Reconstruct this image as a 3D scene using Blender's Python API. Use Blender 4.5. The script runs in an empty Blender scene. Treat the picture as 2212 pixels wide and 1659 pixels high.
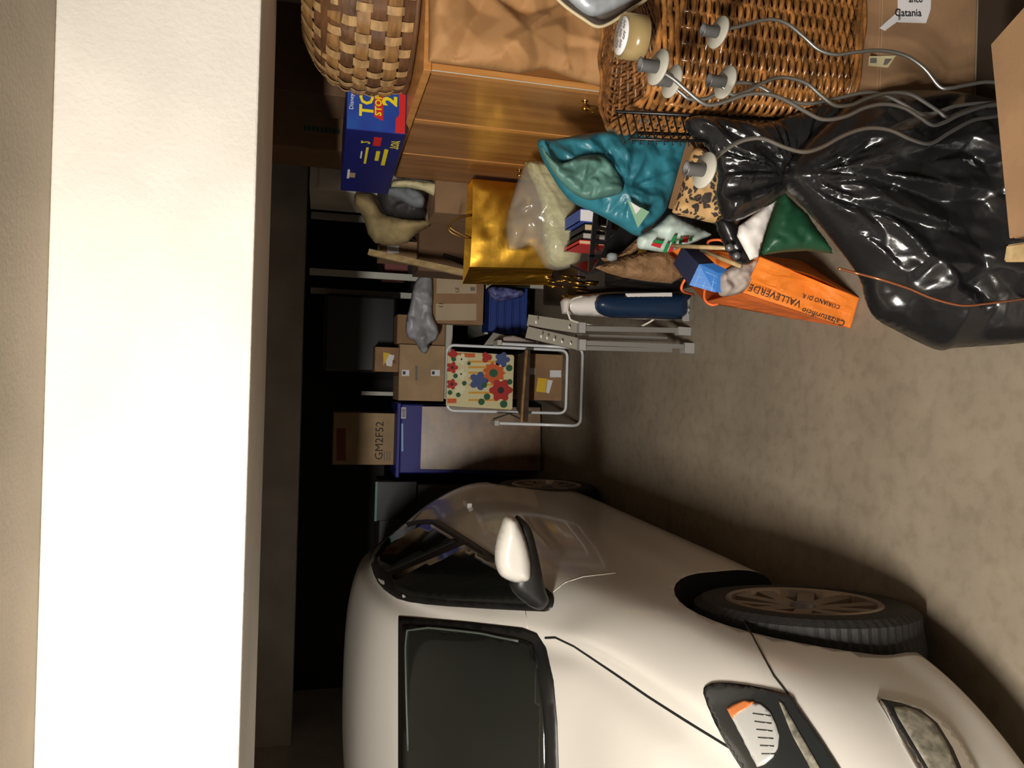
import bpy, bmesh, math, random
from mathutils import Vector, Matrix, noise
from mathutils.geometry import delaunay_2d_cdt
from mathutils.bvhtree import BVHTree
random.seed(7)
S = bpy.context.scene
COL = S.collection
# ---------------------------------------------------------------- camera, world, light, exposure
CH = 1.6; TH = math.radians(14.0); RO = 0.0297; FPX = 1661.0
cd = bpy.data.cameras.new('camera'); cam = bpy.data.objects.new('camera', cd); COL.objects.link(cam)
cd.sensor_fit = 'HORIZONTAL'; cd.sensor_width = 36.0; cd.lens = 36.0*FPX/2212.0; cd.clip_start = 0.02
DN = Vector((0, -math.sin(TH), -math.cos(TH))); RT = Vector((1, 0, 0)); FW = Vector((0, math.cos(TH), -math.sin(TH)))
ex = DN*math.cos(RO) + RT*math.sin(RO); ey = DN*math.sin(RO) - RT*math.cos(RO)
mw = Matrix((( ex.x, -ey.x, -FW.x, 0), (ex.y, -ey.y, -FW.y, 0), (ex.z, -ey.z, -FW.z, CH), (0, 0, 0, 1)))
cam.matrix_world = mw; S.camera = cam
w = bpy.data.worlds.new('world'); S.world = w; w.use_nodes = True
w.node_tree.nodes['Background'].inputs[0].default_value = (1.0, .94, .86, 1)
w.node_tree.nodes['Background'].inputs[1].default_value = 0.05
ld = bpy.data.lights.new('ceiling_lamp_light', 'AREA'); ld.shape = 'RECTANGLE'; ld.size = 0.55; ld.size_y = 0.10
ld.energy = 68; ld.color = (1.0, .94, .86)
lo = bpy.data.objects.new('ceiling_lamp_light', ld); COL.objects.link(lo)
lo.location = (-0.95, -0.35, 2.17)
lo.rotation_euler = Vector((0.25, 1.0, -0.55)).to_track_quat('-Z', 'Y').to_euler()
S.view_settings.view_transform = 'Standard'; S.view_settings.look = 'None'
S.view_settings.exposure = 0.8; S.view_settings.gamma = 1.0; S.view_settings.use_curve_mapping = False

# ---------------------------------------------------------------- helpers
def ray(x, y):
    a = x-1106.0; b = y-829.5; c, s = math.cos(RO), math.sin(RO)
    D = a*c+b*s; R = a*s-b*c
    return Vector((R, FPX*math.cos(TH)-D*math.sin(TH), -FPX*math.sin(TH)-D*math.cos(TH)))
O3 = Vector((0, 0, CH))
def P(x, y, Y): r = ray(x, y); return O3 + r*(Y/r.y)
def PZ(x, y, z): r = ray(x, y); return O3 + r*((z-CH)/r.z)
def PX(x, y, X): r = ray(x, y); return O3 + r*(X/r.x)
def proj(p):
    v = Vector(p)-O3; d = v.dot(FW)
    return (1106+v.dot(ex)/d*FPX, 829.5+v.dot(ey)/d*FPX)
def lin(c):
    def f(v):
        v /= 255.0
        return v/12.92 if v <= .04045 else ((v+.055)/1.055)**2.4
    return (f(c[0]), f(c[1]), f(c[2]), 1)
MATS = {}
def M(name, c, rough=.6, metal=0, bump=0, bs=30, var=0, vs=6, coat=0, stretch=(1, 1, 1), alpha=1, trans=0, c2=None, spec=.5, detail=4, bd=.01):
    m = bpy.data.materials.new(name); m.use_nodes = True; nt = m.node_tree; b = nt.nodes['Principled BSDF']
    b.inputs['Base Color'].default_value = lin(c); b.inputs['Roughness'].default_value = rough
    b.inputs['Metallic'].default_value = metal; b.inputs['Coat Weight'].default_value = coat; b.inputs['Coat Roughness'].default_value = .08
    b.inputs['Specular IOR Level'].default_value = spec
    if trans: b.inputs['Transmission Weight'].default_value = trans
    if alpha < 1: b.inputs['Alpha'].default_value = alpha
    tc = nt.nodes.new('ShaderNodeTexCoord'); mp = nt.nodes.new('ShaderNodeMapping'); mp.inputs['Scale'].default_value = stretch
    nt.links.new(tc.outputs['Object'], mp.inputs[0])
    if var or c2:
        n = nt.nodes.new('ShaderNodeTexNoise'); n.inputs['Scale'].default_value = vs; n.inputs['Detail'].default_value = detail
        nt.links.new(mp.outputs[0], n.inputs['Vector'])
        cr = nt.nodes.new('ShaderNodeValToRGB'); cr.color_ramp.elements[0].position = .35; cr.color_ramp.elements[1].position = .65
        if c2 is None:
            k = 1-var; c2 = (c[0]*k, c[1]*k, c[2]*k)
        cr.color_ramp.elements[0].color = lin(c2); cr.color_ramp.elements[1].color = lin(c)
        nt.links.new(n.outputs['Fac'], cr.inputs[0]); nt.links.new(cr.outputs[0], b.inputs['Base Color'])
    if bump:
        n2 = nt.nodes.new('ShaderNodeTexNoise'); n2.inputs['Scale'].default_value = bs; n2.inputs['Detail'].default_value = 5
        nt.links.new(mp.outputs[0], n2.inputs['Vector'])
        bp = nt.nodes.new('ShaderNodeBump'); bp.inputs['Strength'].default_value = bump; bp.inputs['Distance'].default_value = bd
        nt.links.new(n2.outputs['Fac'], bp.inputs['Height']); nt.links.new(bp.outputs[0], b.inputs['Normal'])
    MATS[name] = m; return m
M('plaster', (244, 238, 228), .9, bump=.25, bs=60, var=.05, vs=3)
M('plaster_ceiling', (196, 184, 166), .9, bump=.2, bs=60, var=.06, vs=3)
M('plaster_back', (238, 232, 222), .9, var=.1, vs=3)
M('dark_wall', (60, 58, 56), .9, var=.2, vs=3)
M('paint', (200, 196, 188), .32, coat=.7, spec=.4)
M('paint_side', (232, 224, 210), .32, coat=.7)
M('glass_dark', (24, 27, 24), .09, coat=.4, var=.2, vs=2)
M('grey_green', (70, 78, 70), .5)
M('trim_black', (20, 20, 20), .45)
M('gap', (10, 10, 10), .8)
M('rubber', (28, 27, 26), .75, bump=.3, bs=80)
M('alloy', (150, 135, 120), .35, .7)
M('chrome', (225, 225, 225), .12, 1)
M('reflector', (190, 190, 186), .3, .3)
M('lamp_black', (34, 36, 36), .2, coat=.6)
M('amber', (190, 110, 60), .3)
M('lens', (150, 146, 130), .2, coat=.6, var=.4, vs=40)
M('cardboard', (156, 122, 88), .85, var=.1, vs=9, bump=.1, bs=40)
M('cardboard_pale', (176, 148, 112), .85, var=.08, vs=8)
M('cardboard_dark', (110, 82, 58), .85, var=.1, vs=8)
M('cardboard_cream', (190, 170, 140), .8, var=.05)
M('kraft', (186, 138, 88), .75, var=.06, vs=5)
M('kraft_bag', (138, 104, 70), .75, var=.1, vs=9)
M('label_white', (228, 226, 228), .6)
M('label_yellow', (225, 185, 40), .6)
M('ink', (40, 38, 40), .7); M('ink_green', (60, 95, 85), .8); M('ink_red', (124, 66, 62), .7); M('ink_grey', (120, 112, 110), .8)
M('wire_black', (16, 15, 15), .4)
M('silver', (150, 150, 146), .38, .85)
M('pewter', (120, 120, 122), .45, .6)
M('disc_white', (165, 162, 150), .6)
M('bag_black', (27, 27, 28), .25, spec=.6, bump=.15, bs=14, bd=.01)
M('black_plastic', (24, 24, 26), .3)
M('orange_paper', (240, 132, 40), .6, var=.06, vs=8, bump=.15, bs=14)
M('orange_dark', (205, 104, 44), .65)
M('cord_orange', (235, 110, 50), .6)
M('grid_blue', (55, 120, 200), .45); M('grid_navy', (42, 52, 84), .5); M('grid_line', (150, 190, 230), .5)
M('tissue', (170, 158, 150), .7, bump=.3, bs=15)
M('white_plastic', (225, 220, 215), .35)
M('green_plastic', (30, 78, 52), .45, var=.15, vs=4)
M('teal', (52, 128, 145), .38, var=.15, vs=6)
M('teal_inner', (90, 134, 124), .5, var=.15, vs=8)
M('mint', (140, 180, 150), .5)
M('pale_yellow', (220, 216, 165), .75, var=.12, vs=20, bump=.4, bs=25, stretch=(3, 3, .6))
M('film', (190, 186, 172), .18, alpha=.28, bump=.4, bs=14, spec=.8)
M('gold', (215, 165, 60), .4, 1, bump=.2, bs=5, bd=.03)
M('gold_dark', (100, 72, 30), .35, 1)
M('navy_toy', (26, 34, 110), .4, var=.1, vs=6); M('blue_toy', (34, 90, 170), .4, c2=(40, 50, 150), vs=5); M('red', (205, 40, 40), .5); M('yellow', (235, 215, 40), .5)
M('cyan', (40, 130, 190), .5)
M('grey_cloth', (130, 136, 142), .85, var=.15, vs=8, bump=.4, bs=20)
M('beige_cloth', (170, 150, 105), .85, var=.15, vs=7, bump=.3, bs=15)
M('grey_film', (170, 172, 178), .4, var=.2, vs=12, bump=.5, bs=14)
M('steel_white', (185, 185, 172), .5)
M('steel_tube', (232, 236, 240), .3, coat=.4)
M('aluminium', (165, 165, 162), .4, .7)
M('alu_flat', (125, 120, 108), .5, .3)
M('cap_grey', (150, 150, 148), .6)
M('navy', (22, 44, 72), .35)
M('blue_plastic', (24, 54, 130), .5); M('blue_deep', (36, 36, 130), .5)
M('purple', (55, 48, 100), .4, var=.4, vs=30, c2=(120, 130, 190))
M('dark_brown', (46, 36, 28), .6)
M('dark_grey', (48, 46, 46), .6)
M('book_page', (205, 180, 140), .8); M('book_blue', (70, 95, 175), .5); M('book_grey', (170, 165, 160), .6)
M('grocery', (190, 208, 200), .45, var=.12, vs=12, bump=.3, bs=20)
M('green_print', (30, 130, 70), .5); M('red_print', (185, 40, 45), .5)
M('copper', (190, 120, 85), .35, .8)
M('tape_tan', (150, 130, 88), .25, coat=.3); M('tape_core', (190, 175, 140), .6)
M('tray_grey', (80, 72, 66), .5); M('foil', (175, 182, 188), .4, .4)
M('splint_light', (205, 165, 110), .6, var=.25, vs=14, stretch=(1, 1, 4))
M('splint_tan', (170, 125, 72), .6, var=.3, vs=12, stretch=(1, 1, 5))
M('splint_brown', (120, 82, 50), .6, var=.3, vs=12, stretch=(1, 1, 5))
M('wicker', (178, 120, 62), .27, var=.45, vs=30, coat=.5)
M('wicker_dark', (140, 92, 50), .4, var=.35, vs=25)
M('cream', (215, 205, 160), .7); M('stripe', (215, 160, 60), .7); M('f_red', (175, 45, 35), .7); M('f_orange', (205, 95, 45), .7)
M('f_blue', (70, 85, 135), .7); M('f_white', (225, 220, 185), .7); M('f_green', (40, 90, 60), .7); M('brown_cloth', (75, 58, 42), .8, var=.3, vs=20)
M('brass', (190, 150, 70), .3, 1)
M('white_edge', (210, 205, 190), .5)
M('glass_clear', (180, 190, 195), .1, alpha=.35)
def wood(name, a, b_, sc=(6, 6, .35)):
    m = M(name, a, .36, c2=b_, vs=6, stretch=sc, coat=.15, detail=6); return m
wood('wood', (176, 124, 72), (140, 92, 50), (2.6, 2.6, .22))
wood('wood_edge', (212, 150, 84), (190, 128, 66))
wood('wood_grain', (176, 124, 72), (140, 92, 50), (3, .5, 3))
wood('plywood', (134, 100, 60), (92, 66, 38), (1.2, 1, 1.6))
wood('raw_wood', (190, 165, 120), (160, 135, 95))
# concrete floor
def concrete():
    m = bpy.data.materials.new('concrete'); m.use_nodes = True; nt = m.node_tree; b = nt.nodes['Principled BSDF']
    tc = nt.nodes.new('ShaderNodeTexCoord')
    n1 = nt.nodes.new('ShaderNodeTexNoise'); n1.inputs['Scale'].default_value = 2.2; n1.inputs['Detail'].default_value = 8; n1.inputs['Roughness'].default_value = .65
    n2 = nt.nodes.new('ShaderNodeTexNoise'); n2.inputs['Scale'].default_value = 22; n2.inputs['Detail'].default_value = 6
    for n in (n1, n2): nt.links.new(tc.outputs['Object'], n.inputs['Vector'])
    cr = nt.nodes.new('ShaderNodeValToRGB'); cr.color_ramp.elements[0].position = .3; cr.color_ramp.elements[0].color = lin((124, 113, 97))
    cr.color_ramp.elements[1].position = .7; cr.color_ramp.elements[1].color = lin((148, 136, 118))
    nt.links.new(n1.outputs['Fac'], cr.inputs[0])
    c2 = nt.nodes.new('ShaderNodeValToRGB'); c2.color_ramp.elements[0].position = .34; c2.color_ramp.elements[0].color = (.72, .7, .66, 1)
    c2.color_ramp.elements[1].position = .52; c2.color_ramp.elements[1].color = (1, 1, 1, 1)
    nt.links.new(n2.outputs['Fac'], c2.inputs[0])
    mx = nt.nodes.new('ShaderNodeMix'); mx.data_type = 'RGBA'; mx.blend_type = 'MULTIPLY'; mx.inputs[0].default_value = .5
    nt.links.new(cr.outputs[0], mx.inputs[6]); nt.links.new(c2.outputs[0], mx.inputs[7]); nt.links.new(mx.outputs[2], b.inputs['Base Color'])
    b.inputs['Roughness'].default_value = .75
    bp = nt.nodes.new('ShaderNodeBump'); bp.inputs['Strength'].default_value = .15; bp.inputs['Distance'].default_value = .01
    nt.links.new(n2.outputs['Fac'], bp.inputs['Height']); nt.links.new(bp.outputs[0], b.inputs['Normal'])
    MATS['concrete'] = m
concrete()
def leopard():
    m = bpy.data.materials.new('leopard'); m.use_nodes = True; nt = m.node_tree; b = nt.nodes['Principled BSDF']
    tc = nt.nodes.new('ShaderNodeTexCoord'); v = nt.nodes.new('ShaderNodeTexVoronoi'); v.inputs['Scale'].default_value = 52; v.inputs['Randomness'].default_value = .9
    n = nt.nodes.new('ShaderNodeTexNoise'); n.inputs['Scale'].default_value = 20
    mx = nt.nodes.new('ShaderNodeMix'); mx.data_type = 'RGBA'; mx.inputs[0].default_value = .06
    nt.links.new(tc.outputs['Object'], n.inputs['Vector']); nt.links.new(tc.outputs['Object'], mx.inputs[6]); nt.links.new(n.outputs['Color'], mx.inputs[7])
    nt.links.new(mx.outputs[2], v.inputs['Vector'])
    cr = nt.nodes.new('ShaderNodeValToRGB'); e = cr.color_ramp.elements
    e[0].position = 0; e[0].color = lin((120, 96, 70)); e[1].position = 1; e[1].color = lin((195, 158, 105))
    a = e.new(.16); a.color = lin((58, 48, 44)); a = e.new(.42); a.color = lin((52, 44, 42)); a = e.new(.5); a.color = lin((190, 152, 100))
    nt.links.new(v.outputs['Distance'], cr.inputs[0]); nt.links.new(cr.outputs[0], b.inputs['Base Color']); b.inputs['Roughness'].default_value = .8
    MATS['leopard'] = m
leopard()

def tag(o, label, cat, group=None):
    o['label'] = label; o['category'] = cat
    if group: o['group'] = group
    return o
def mesh(name, V, Fc, mat, parent=None, smooth=False):
    me = bpy.data.meshes.new(name)
    c = Vector((0, 0, 0))
    me.from_pydata([tuple(v) for v in V], [], Fc); me.validate(); me.update()
    if mat: me.materials.append(MATS[mat])
    if smooth:
        for p in me.polygons: p.use_smooth = True
    o = bpy.data.objects.new(name, me); COL.objects.link(o)
    if parent: o.parent = parent; o.matrix_parent_inverse = parent.matrix_world.inverted()
    return o
def rootE(name, loc, label, cat, group=None):
    o = bpy.data.objects.new(name, None); o.location = loc; o.empty_display_size = .05; COL.objects.link(o)
    o.matrix_world = Matrix.Translation(Vector(loc))
    return tag(o, label, cat, group)
def fix(o):
    bm = bmesh.new(); bm.from_mesh(o.data); bmesh.ops.recalc_face_normals(bm, faces=bm.faces); bm.to_mesh(o.data); bm.free(); return o
BF = [(0, 3, 2, 1), (4, 5, 6, 7), (0, 1, 5, 4), (1, 2, 6, 5), (2, 3, 7, 6), (3, 0, 4, 7)]
def boxv(x0, x1, y0, y1, z0, z1):
    return [(x0, y0, z0), (x1, y0, z0), (x1, y1, z0), (x0, y1, z0), (x0, y0, z1), (x1, y0, z1), (x1, y1, z1), (x0, y1, z1)]
def box(name, x0, x1, y0, y1, z0, z1, mat, parent=None, bev=0, rot=0):
    o = mesh(name, boxv(x0, x1, y0, y1, z0, z1), BF, mat, parent)
    if bev:
        bm = bmesh.new(); bm.from_mesh(o.data)
        bmesh.ops.bevel(bm, geom=bm.edges[:], offset=bev, segments=2, affect='EDGES', profile=.5); bm.to_mesh(o.data); bm.free()
    if rot:
        cx, cy = (x0+x1)/2, (y0+y1)/2
        o.data.transform(Matrix.Translation((cx, cy, 0)) @ Matrix.Rotation(rot, 4, 'Z') @ Matrix.Translation((-cx, -cy, 0)))
    return o
def hexa(name, b4, t4, mat, parent=None, bev=0):   # 4 bottom points, 4 top points
    o = mesh(name, list(b4)+list(t4), BF, mat, parent); fix(o)
    if bev:
        bm = bmesh.new(); bm.from_mesh(o.data)
        bmesh.ops.bevel(bm, geom=bm.edges[:], offset=bev, segments=2, affect='EDGES'); bm.to_mesh(o.data); bm.free()
    return o
def crom(pts, n=8, closed=False):
    pts = [Vector(p) for p in pts]; N = len(pts); out = []
    rng = N if closed else N-1
    for i in range(rng):
        if closed: a, b, c, d = pts[(i-1) % N], pts[i], pts[(i+1) % N], pts[(i+2) % N]
        else: a, b, c, d = pts[max(i-1, 0)], pts[i], pts[i+1], pts[min(i+2, N-1)]
        for k in range(n):
            t = k/n
            out.append(.5*((2*b)+(c-a)*t+(2*a-5*b+4*c-d)*t*t+(3*b-a-3*c+d)*t**3))
    if not closed: out.append(pts[-1])
    return out
def tubeVF(pts, r, sides=8, closed=False, V=None, Fc=None):
    V = [] if V is None else V; Fc = [] if Fc is None else Fc
    pts = [Vector(p) for p in pts]; N = len(pts); base = len(V); prev = None
    for i, p in enumerate(pts):
        if closed: t = pts[(i+1) % N]-pts[i-1]
        else: t = pts[min(i+1, N-1)]-pts[max(i-1, 0)]
        if t.length < 1e-9: t = Vector((0, 0, 1))
        t.normalize()
        if prev is None:
            u = t.orthogonal().normalized()
        else:
            u = prev-t*prev.dot(t)
            u = u.normalized() if u.length > 1e-6 else t.orthogonal().normalized()
        prev = u; v = t.cross(u)
        rr = r(i/(N-1)) if callable(r) else r
        for k in range(sides):
            a = 2*math.pi*k/sides; V.append(p+u*(math.cos(a)*rr)+v*(math.sin(a)*rr))
    for i in range(N if closed else N-1):
        j = (i+1) % N
        for k in range(sides):
            k2 = (k+1) % sides
            Fc.append((base+i*sides+k, base+i*sides+k2, base+j*sides+k2, base+j*sides+k))
    if not closed:
        Fc.append(tuple(base+k for k in range(sides))[::-1]); Fc.append(tuple(base+(N-1)*sides+k for k in range(sides)))
    return V, Fc
def tube(name, pts, r, mat, parent=None, sides=8, n=0, closed=False):
    if n: pts = crom(pts, n, closed)
    V, Fc = tubeVF(pts, r, sides, closed); return mesh(name, V, Fc, mat, parent, True)
def lathe(name, prof, center, mat, parent=None, seg=32, axis='Z', M4=None):
    V = []; Fc = []; n = len(prof)
    for i in range(seg):
        a = 2*math.pi*i/seg
        for r, h in prof: V.append(Vector((r*math.cos(a), r*math.sin(a), h)))
    for i in range(seg):
        j = (i+1) % seg
        for k in range(n-1): Fc.append((i*n+k, j*n+k, j*n+k+1, i*n+k+1))
    R = Matrix.Identity(4)
    if axis == 'X': R = Matrix.Rotation(math.pi/2, 4, 'Y')
    if axis == 'Y': R = Matrix.Rotation(-math.pi/2, 4, 'X')
    if M4 is not None: R = M4 @ R
    c = Vector(center); V = [c+(R @ v) for v in V]
    return mesh(name, V, Fc, mat, parent, True)
def inside(p, poly):
    x, y = p; c = False; j = len(poly)-1
    for i in range(len(poly)):
        xi, yi = poly[i]; xj, yj = poly[j]
        if (yi > y) != (yj > y) and x < (xj-xi)*(y-yi)/(yj-yi)+xi: c = not c
        j = i
    return c
def segd(p, poly):
    m = 1e9; px, py = p
    for i in range(len(poly)):
        ax, ay = poly[i-1]; bx, by = poly[i]; dx, dy = bx-ax, by-ay; L = dx*dx+dy*dy
        t = 0 if L == 0 else max(0, min(1, ((px-ax)*dx+(py-ay)*dy)/L))
        d = (px-ax-t*dx)**2+(py-ay-t*dy)**2
        if d < m: m = d
    return math.sqrt(m)
def dens(poly, step):
    out = []
    for i in range(len(poly)):
        a = poly[i]; b = poly[(i+1) % len(poly)]; L = math.hypot(b[0]-a[0], b[1]-a[1]); n = max(1, int(round(L/step)))
        for k in range(n): out.append((a[0]+(b[0]-a[0])*k/n, a[1]+(b[1]-a[1])*k/n))
    return out
def smooth2(poly, n=3):
    return [(p.x, p.y) for p in crom([(a, b, 0) for a, b in poly], n, True)]
def tri2(poly, step, jit=.25):
    bd = dens(poly, step); pts = [Vector(p) for p in bd]; nb = len(bd)
    xs = [p[0] for p in bd]; ys = [p[1] for p in bd]; rnd = random.Random(len(bd)*13+int(xs[0]))
    x = min(xs); row = 0
    while x < max(xs):
        y = min(ys)+(step/2 if row % 2 else 0)
        while y < max(ys):
            q = (x+rnd.uniform(-jit, jit)*step, y+rnd.uniform(-jit, jit)*step)
            if inside(q, poly) and segd(q, bd) > step*.45: pts.append(Vector(q))
            y += step
        x += step*.87; row += 1
    r = delaunay_2d_cdt(pts, [(i, (i+1) % nb) for i in range(nb)], [list(range(nb))], 1, 1e-4)
    vs = [tuple(v) for v in r[0]]; fs = [tuple(f) for f in r[2]]
    return vs, fs, bd
def ridge(p, f, seed=0):
    q = Vector((p[0]*f+seed*7.3, p[1]*f+seed*3.1, seed*1.7)); v = noise.noise(q)
    return 1-2*abs(v)
def crum(p, f, seed=0):
    q = Vector((p[0]*f+seed*7.3, p[1]*f+seed*3.1, seed*1.7))
    q2 = q+.35*Vector((noise.noise(q*.9), noise.noise(q*.9+Vector((5, 5, 5))), 0))
    d = noise.voronoi(Vector((q2.x, q2.y, seed*1.3)))[0]
    return 1.7*d[0]-.75+.5*noise.noise(q*.6)
def facet_field(x0, x1, y0, y1, cell, seed):
    rn_ = random.Random(seed*101+int(cell*7)); pts = []; hs = []
    nx = max(2, int((x1-x0)/cell)+3); ny = max(2, int((y1-y0)/cell)+3)
    for i in range(nx+1):
        for j in range(ny+1):
            pts.append(Vector((x0+(i-1+rn_.uniform(-.42, .42))*cell, y0+(j-1+rn_.uniform(-.42, .42))*cell))); hs.append(rn_.uniform(-1, 1)*cell)
    r = delaunay_2d_cdt(pts, [], [], 0, 1e-6); co = r[0]; org = r[3]
    vv = [(co[i].x, co[i].y, hs[org[i][0]] if org[i] else 0) for i in range(len(co))]
    t = BVHTree.FromPolygons(vv, [tuple(f) for f in r[2]])
    def f(x, y):
        h = t.ray_cast(Vector((x, y, cell*9)), Vector((0, 0, -1)))
        return h[0].z/cell if h[0] is not None else 0
    return f
def pillow(name, poly, Y, thick, mat, parent=None, step=8, amp=.012, freq=None, sm=True, center=None, fan=9, fanamp=0, back=.5, rim=None, Yf=None, flat=False, seed=1, smooth=True, freq2=2.3):
    """puffed, creased volume with a real front and back; outline given as seen, at its own distance"""
    if sm: poly = smooth2(poly, 3)
    vs, fs, bd = tri2(poly, step)
    xs = [p[0] for p in bd]; ys = [p[1] for p in bd]; W = max(max(xs)-min(xs), max(ys)-min(ys))
    if freq is None: freq = 5.0/W
    dd = [segd(v, bd) for v in vs]; R = rim if rim else max(dd)*.8
    if amp:
        cell = .85/freq
        f1 = facet_field(min(xs), max(xs), min(ys), max(ys), cell, seed); f2 = facet_field(min(xs), max(xs), min(ys), max(ys), cell*.42, seed+5)
    if center:
        fp = facet_field(-3.3*100, 3.3*100, 0, W*1.1, 100*2.2/fan, seed+9)
    V = []; nv = len(vs); m2 = {}
    def floor_clamp(p, v):
        if p.z < .006: p = PZ(v[0], v[1], .006) if ray(v[0], v[1]).z < 0 else p
        return p
    for v, d in zip(vs, dd):
        Yb = Yf(v) if Yf else Y
        t = min(d/R, 1); h = math.sqrt(max(0, 1-(1-t)**2))
        off = thick*h
        k = min(1, d/(R*.3))
        cr = amp*k*(.9*f1(*v)+.38*f2(*v)) if amp else 0
        if center:
            a = math.atan2(v[1]-center[1], v[0]-center[0]); rr = math.hypot(v[0]-center[0], v[1]-center[1])
            cr += fanamp*k*fp(a*100, rr*.11)*min(1, rr/(W*.12))*(1.1-.6*min(1, rr/W))
        p = P(v[0], v[1], Yb); d3 = (O3-p).normalized(); dirn = (d3+Vector((0, -1, 0))).normalized()
        q = p+dirn*(off+cr)
        q = p+dirn*(off+cr)
        if q.z < .006: q = floor_clamp(q, v); q.z = max(q.z, .006)
        V.append(q)
    nf = len(fs); Fc = [tuple(f) for f in fs]
    idx = []
    for i, (v, d) in enumerate(zip(vs, dd)):
        if d < 1e-2: idx.append(i); continue
        Yb = Yf(v) if Yf else Y
        t = min(d/R, 1); h = math.sqrt(max(0, 1-(1-t)**2))
        p = P(v[0], v[1], Yb)+Vector((0, thick*back*h, 0)); p.z = max(p.z, .006)
        idx.append(len(V)); V.append(p)
    for f in fs: Fc.append(tuple(idx[i] for i in reversed(f)))
    o = mesh(name, V, Fc, mat, parent, smooth); fix(o); return o
def prect(x0, x1, y0, y1, Y):   # X range / Z range at forward distance Y of a pixel rectangle (x down, y to the left)
    xm = (x0+x1)/2; ym = (y0+y1)/2
    return P(xm, y1, Y).x, P(xm, y0, Y).x, P(x1, ym, Y).z, P(x0, ym, Y).z
def txt(name, s, size, origin, rd, up, mat, parent=None, off=.0015, ext=.0004, align='LEFT', bold=0):
    cu = bpy.data.curves.new(name, 'FONT'); cu.body = s; cu.size = size; cu.extrude = ext; cu.align_x = align; cu.offset = bold; cu.resolution_u = 2
    o = bpy.data.objects.new(name, cu); COL.objects.link(o)
    dg = bpy.context.evaluated_depsgraph_get(); me = bpy.data.meshes.new_from_object(o.evaluated_get(dg)); bpy.data.objects.remove(o)
    rd = Vector(rd).normalized(); up = Vector(up); up = (up-rd*up.dot(rd)).normalized(); n = rd.cross(up)
    m4 = Matrix((( rd.x, up.x, n.x, 0), (rd.y, up.y, n.y, 0), (rd.z, up.z, n.z, 0), (0, 0, 0, 1)))
    me.transform(Matrix.Translation(Vector(origin)+n*off) @ m4)
    me.materials.clear(); me.materials.append(MATS[mat]); ob = bpy.data.objects.new(name, me); COL.objects.link(ob)
    if parent: ob.parent = parent; ob.matrix_parent_inverse = parent.matrix_world.inverted()
    return ob
def plate(name, pts, mat, parent=None, th=.0015, n=None):
    """thin flat sheet from 3D corner points"""
    pts = [Vector(p) for p in pts]
    if n is None: n = (pts[1]-pts[0]).cross(pts[2]-pts[0]).normalized()
    n = Vector(n)
    if n.dot(O3-pts[0]) < 0: n = -n
    k = len(pts); V = [p+n*th for p in pts]+[p-n*th for p in pts]
    Fc = [tuple(range(k)), tuple(range(2*k-1, k-1, -1))]+[(i, i+k, (i+1) % k+k, (i+1) % k) for i in range(k)]
    return fix(mesh(name, V, Fc, mat, parent))
def carton(name, label, x0, x1, y0, y1, Y, depth, mat='cardboard', group=None, z0=None, rot=0, tape='kraft_bag', cat='box', flapgap=True):
    X0, X1, Z0, Z1 = prect(x0, x1, y0, y1, Y)
    if z0 is not None: Z0 = z0
    r = rootE(name, ((X0+X1)/2, Y+depth/2, Z0), label, cat, group)
    body = box('body', X0, X1, Y, Y+depth, Z0, Z1-.004, mat, r, .003)
    xm = (X0+X1)/2
    box('flap', X0, xm-.001, Y, Y+depth, Z1-.004, Z1, mat, r) ; box('flap', xm+.001, X1, Y, Y+depth, Z1-.004, Z1, mat, r)
    if tape: box('tape', xm-.025, xm+.025, Y-.001, Y+depth, Z1, Z1+.0008, tape, r)
    return r, (X0, X1, Z0, Z1)

# ================================================================ SETTING
def struct(o): o['kind'] = 'structure'; return o
XL, XR, YB = -2.75, 1.95, 7.0
struct(box('floor', XL-.5, XR+.5, -4, YB+.2, -.1, 0, 'concrete'))
struct(box('ceiling', XL-.5, XR+.5, -4, YB+.2, 2.285, 2.4, 'plaster_ceiling'))
struct(box('wall_left', XL-.2, XL, 2.2, YB, 0, 2.285, 'plaster_back'))
struct(box('wall_right', XR, XR+.2, 2.2, YB, 0, 2.285, 'plaster_back'))
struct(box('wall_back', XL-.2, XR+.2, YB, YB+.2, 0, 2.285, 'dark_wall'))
lint = struct(box('wall_front', XL-.5, XR+.5, 2.2, 2.81, 1.785, 2.285, 'plaster', bev=.006))
struct(box('trim_1', XL, XR, 5.95, 6.25, 1.735, 2.285, 'plaster_back', bev=.006))
struct(box('wall_corridor', XL-.5, XR+.5, -4.1, -4, 0, 2.285, 'plaster_ceiling'))

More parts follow.
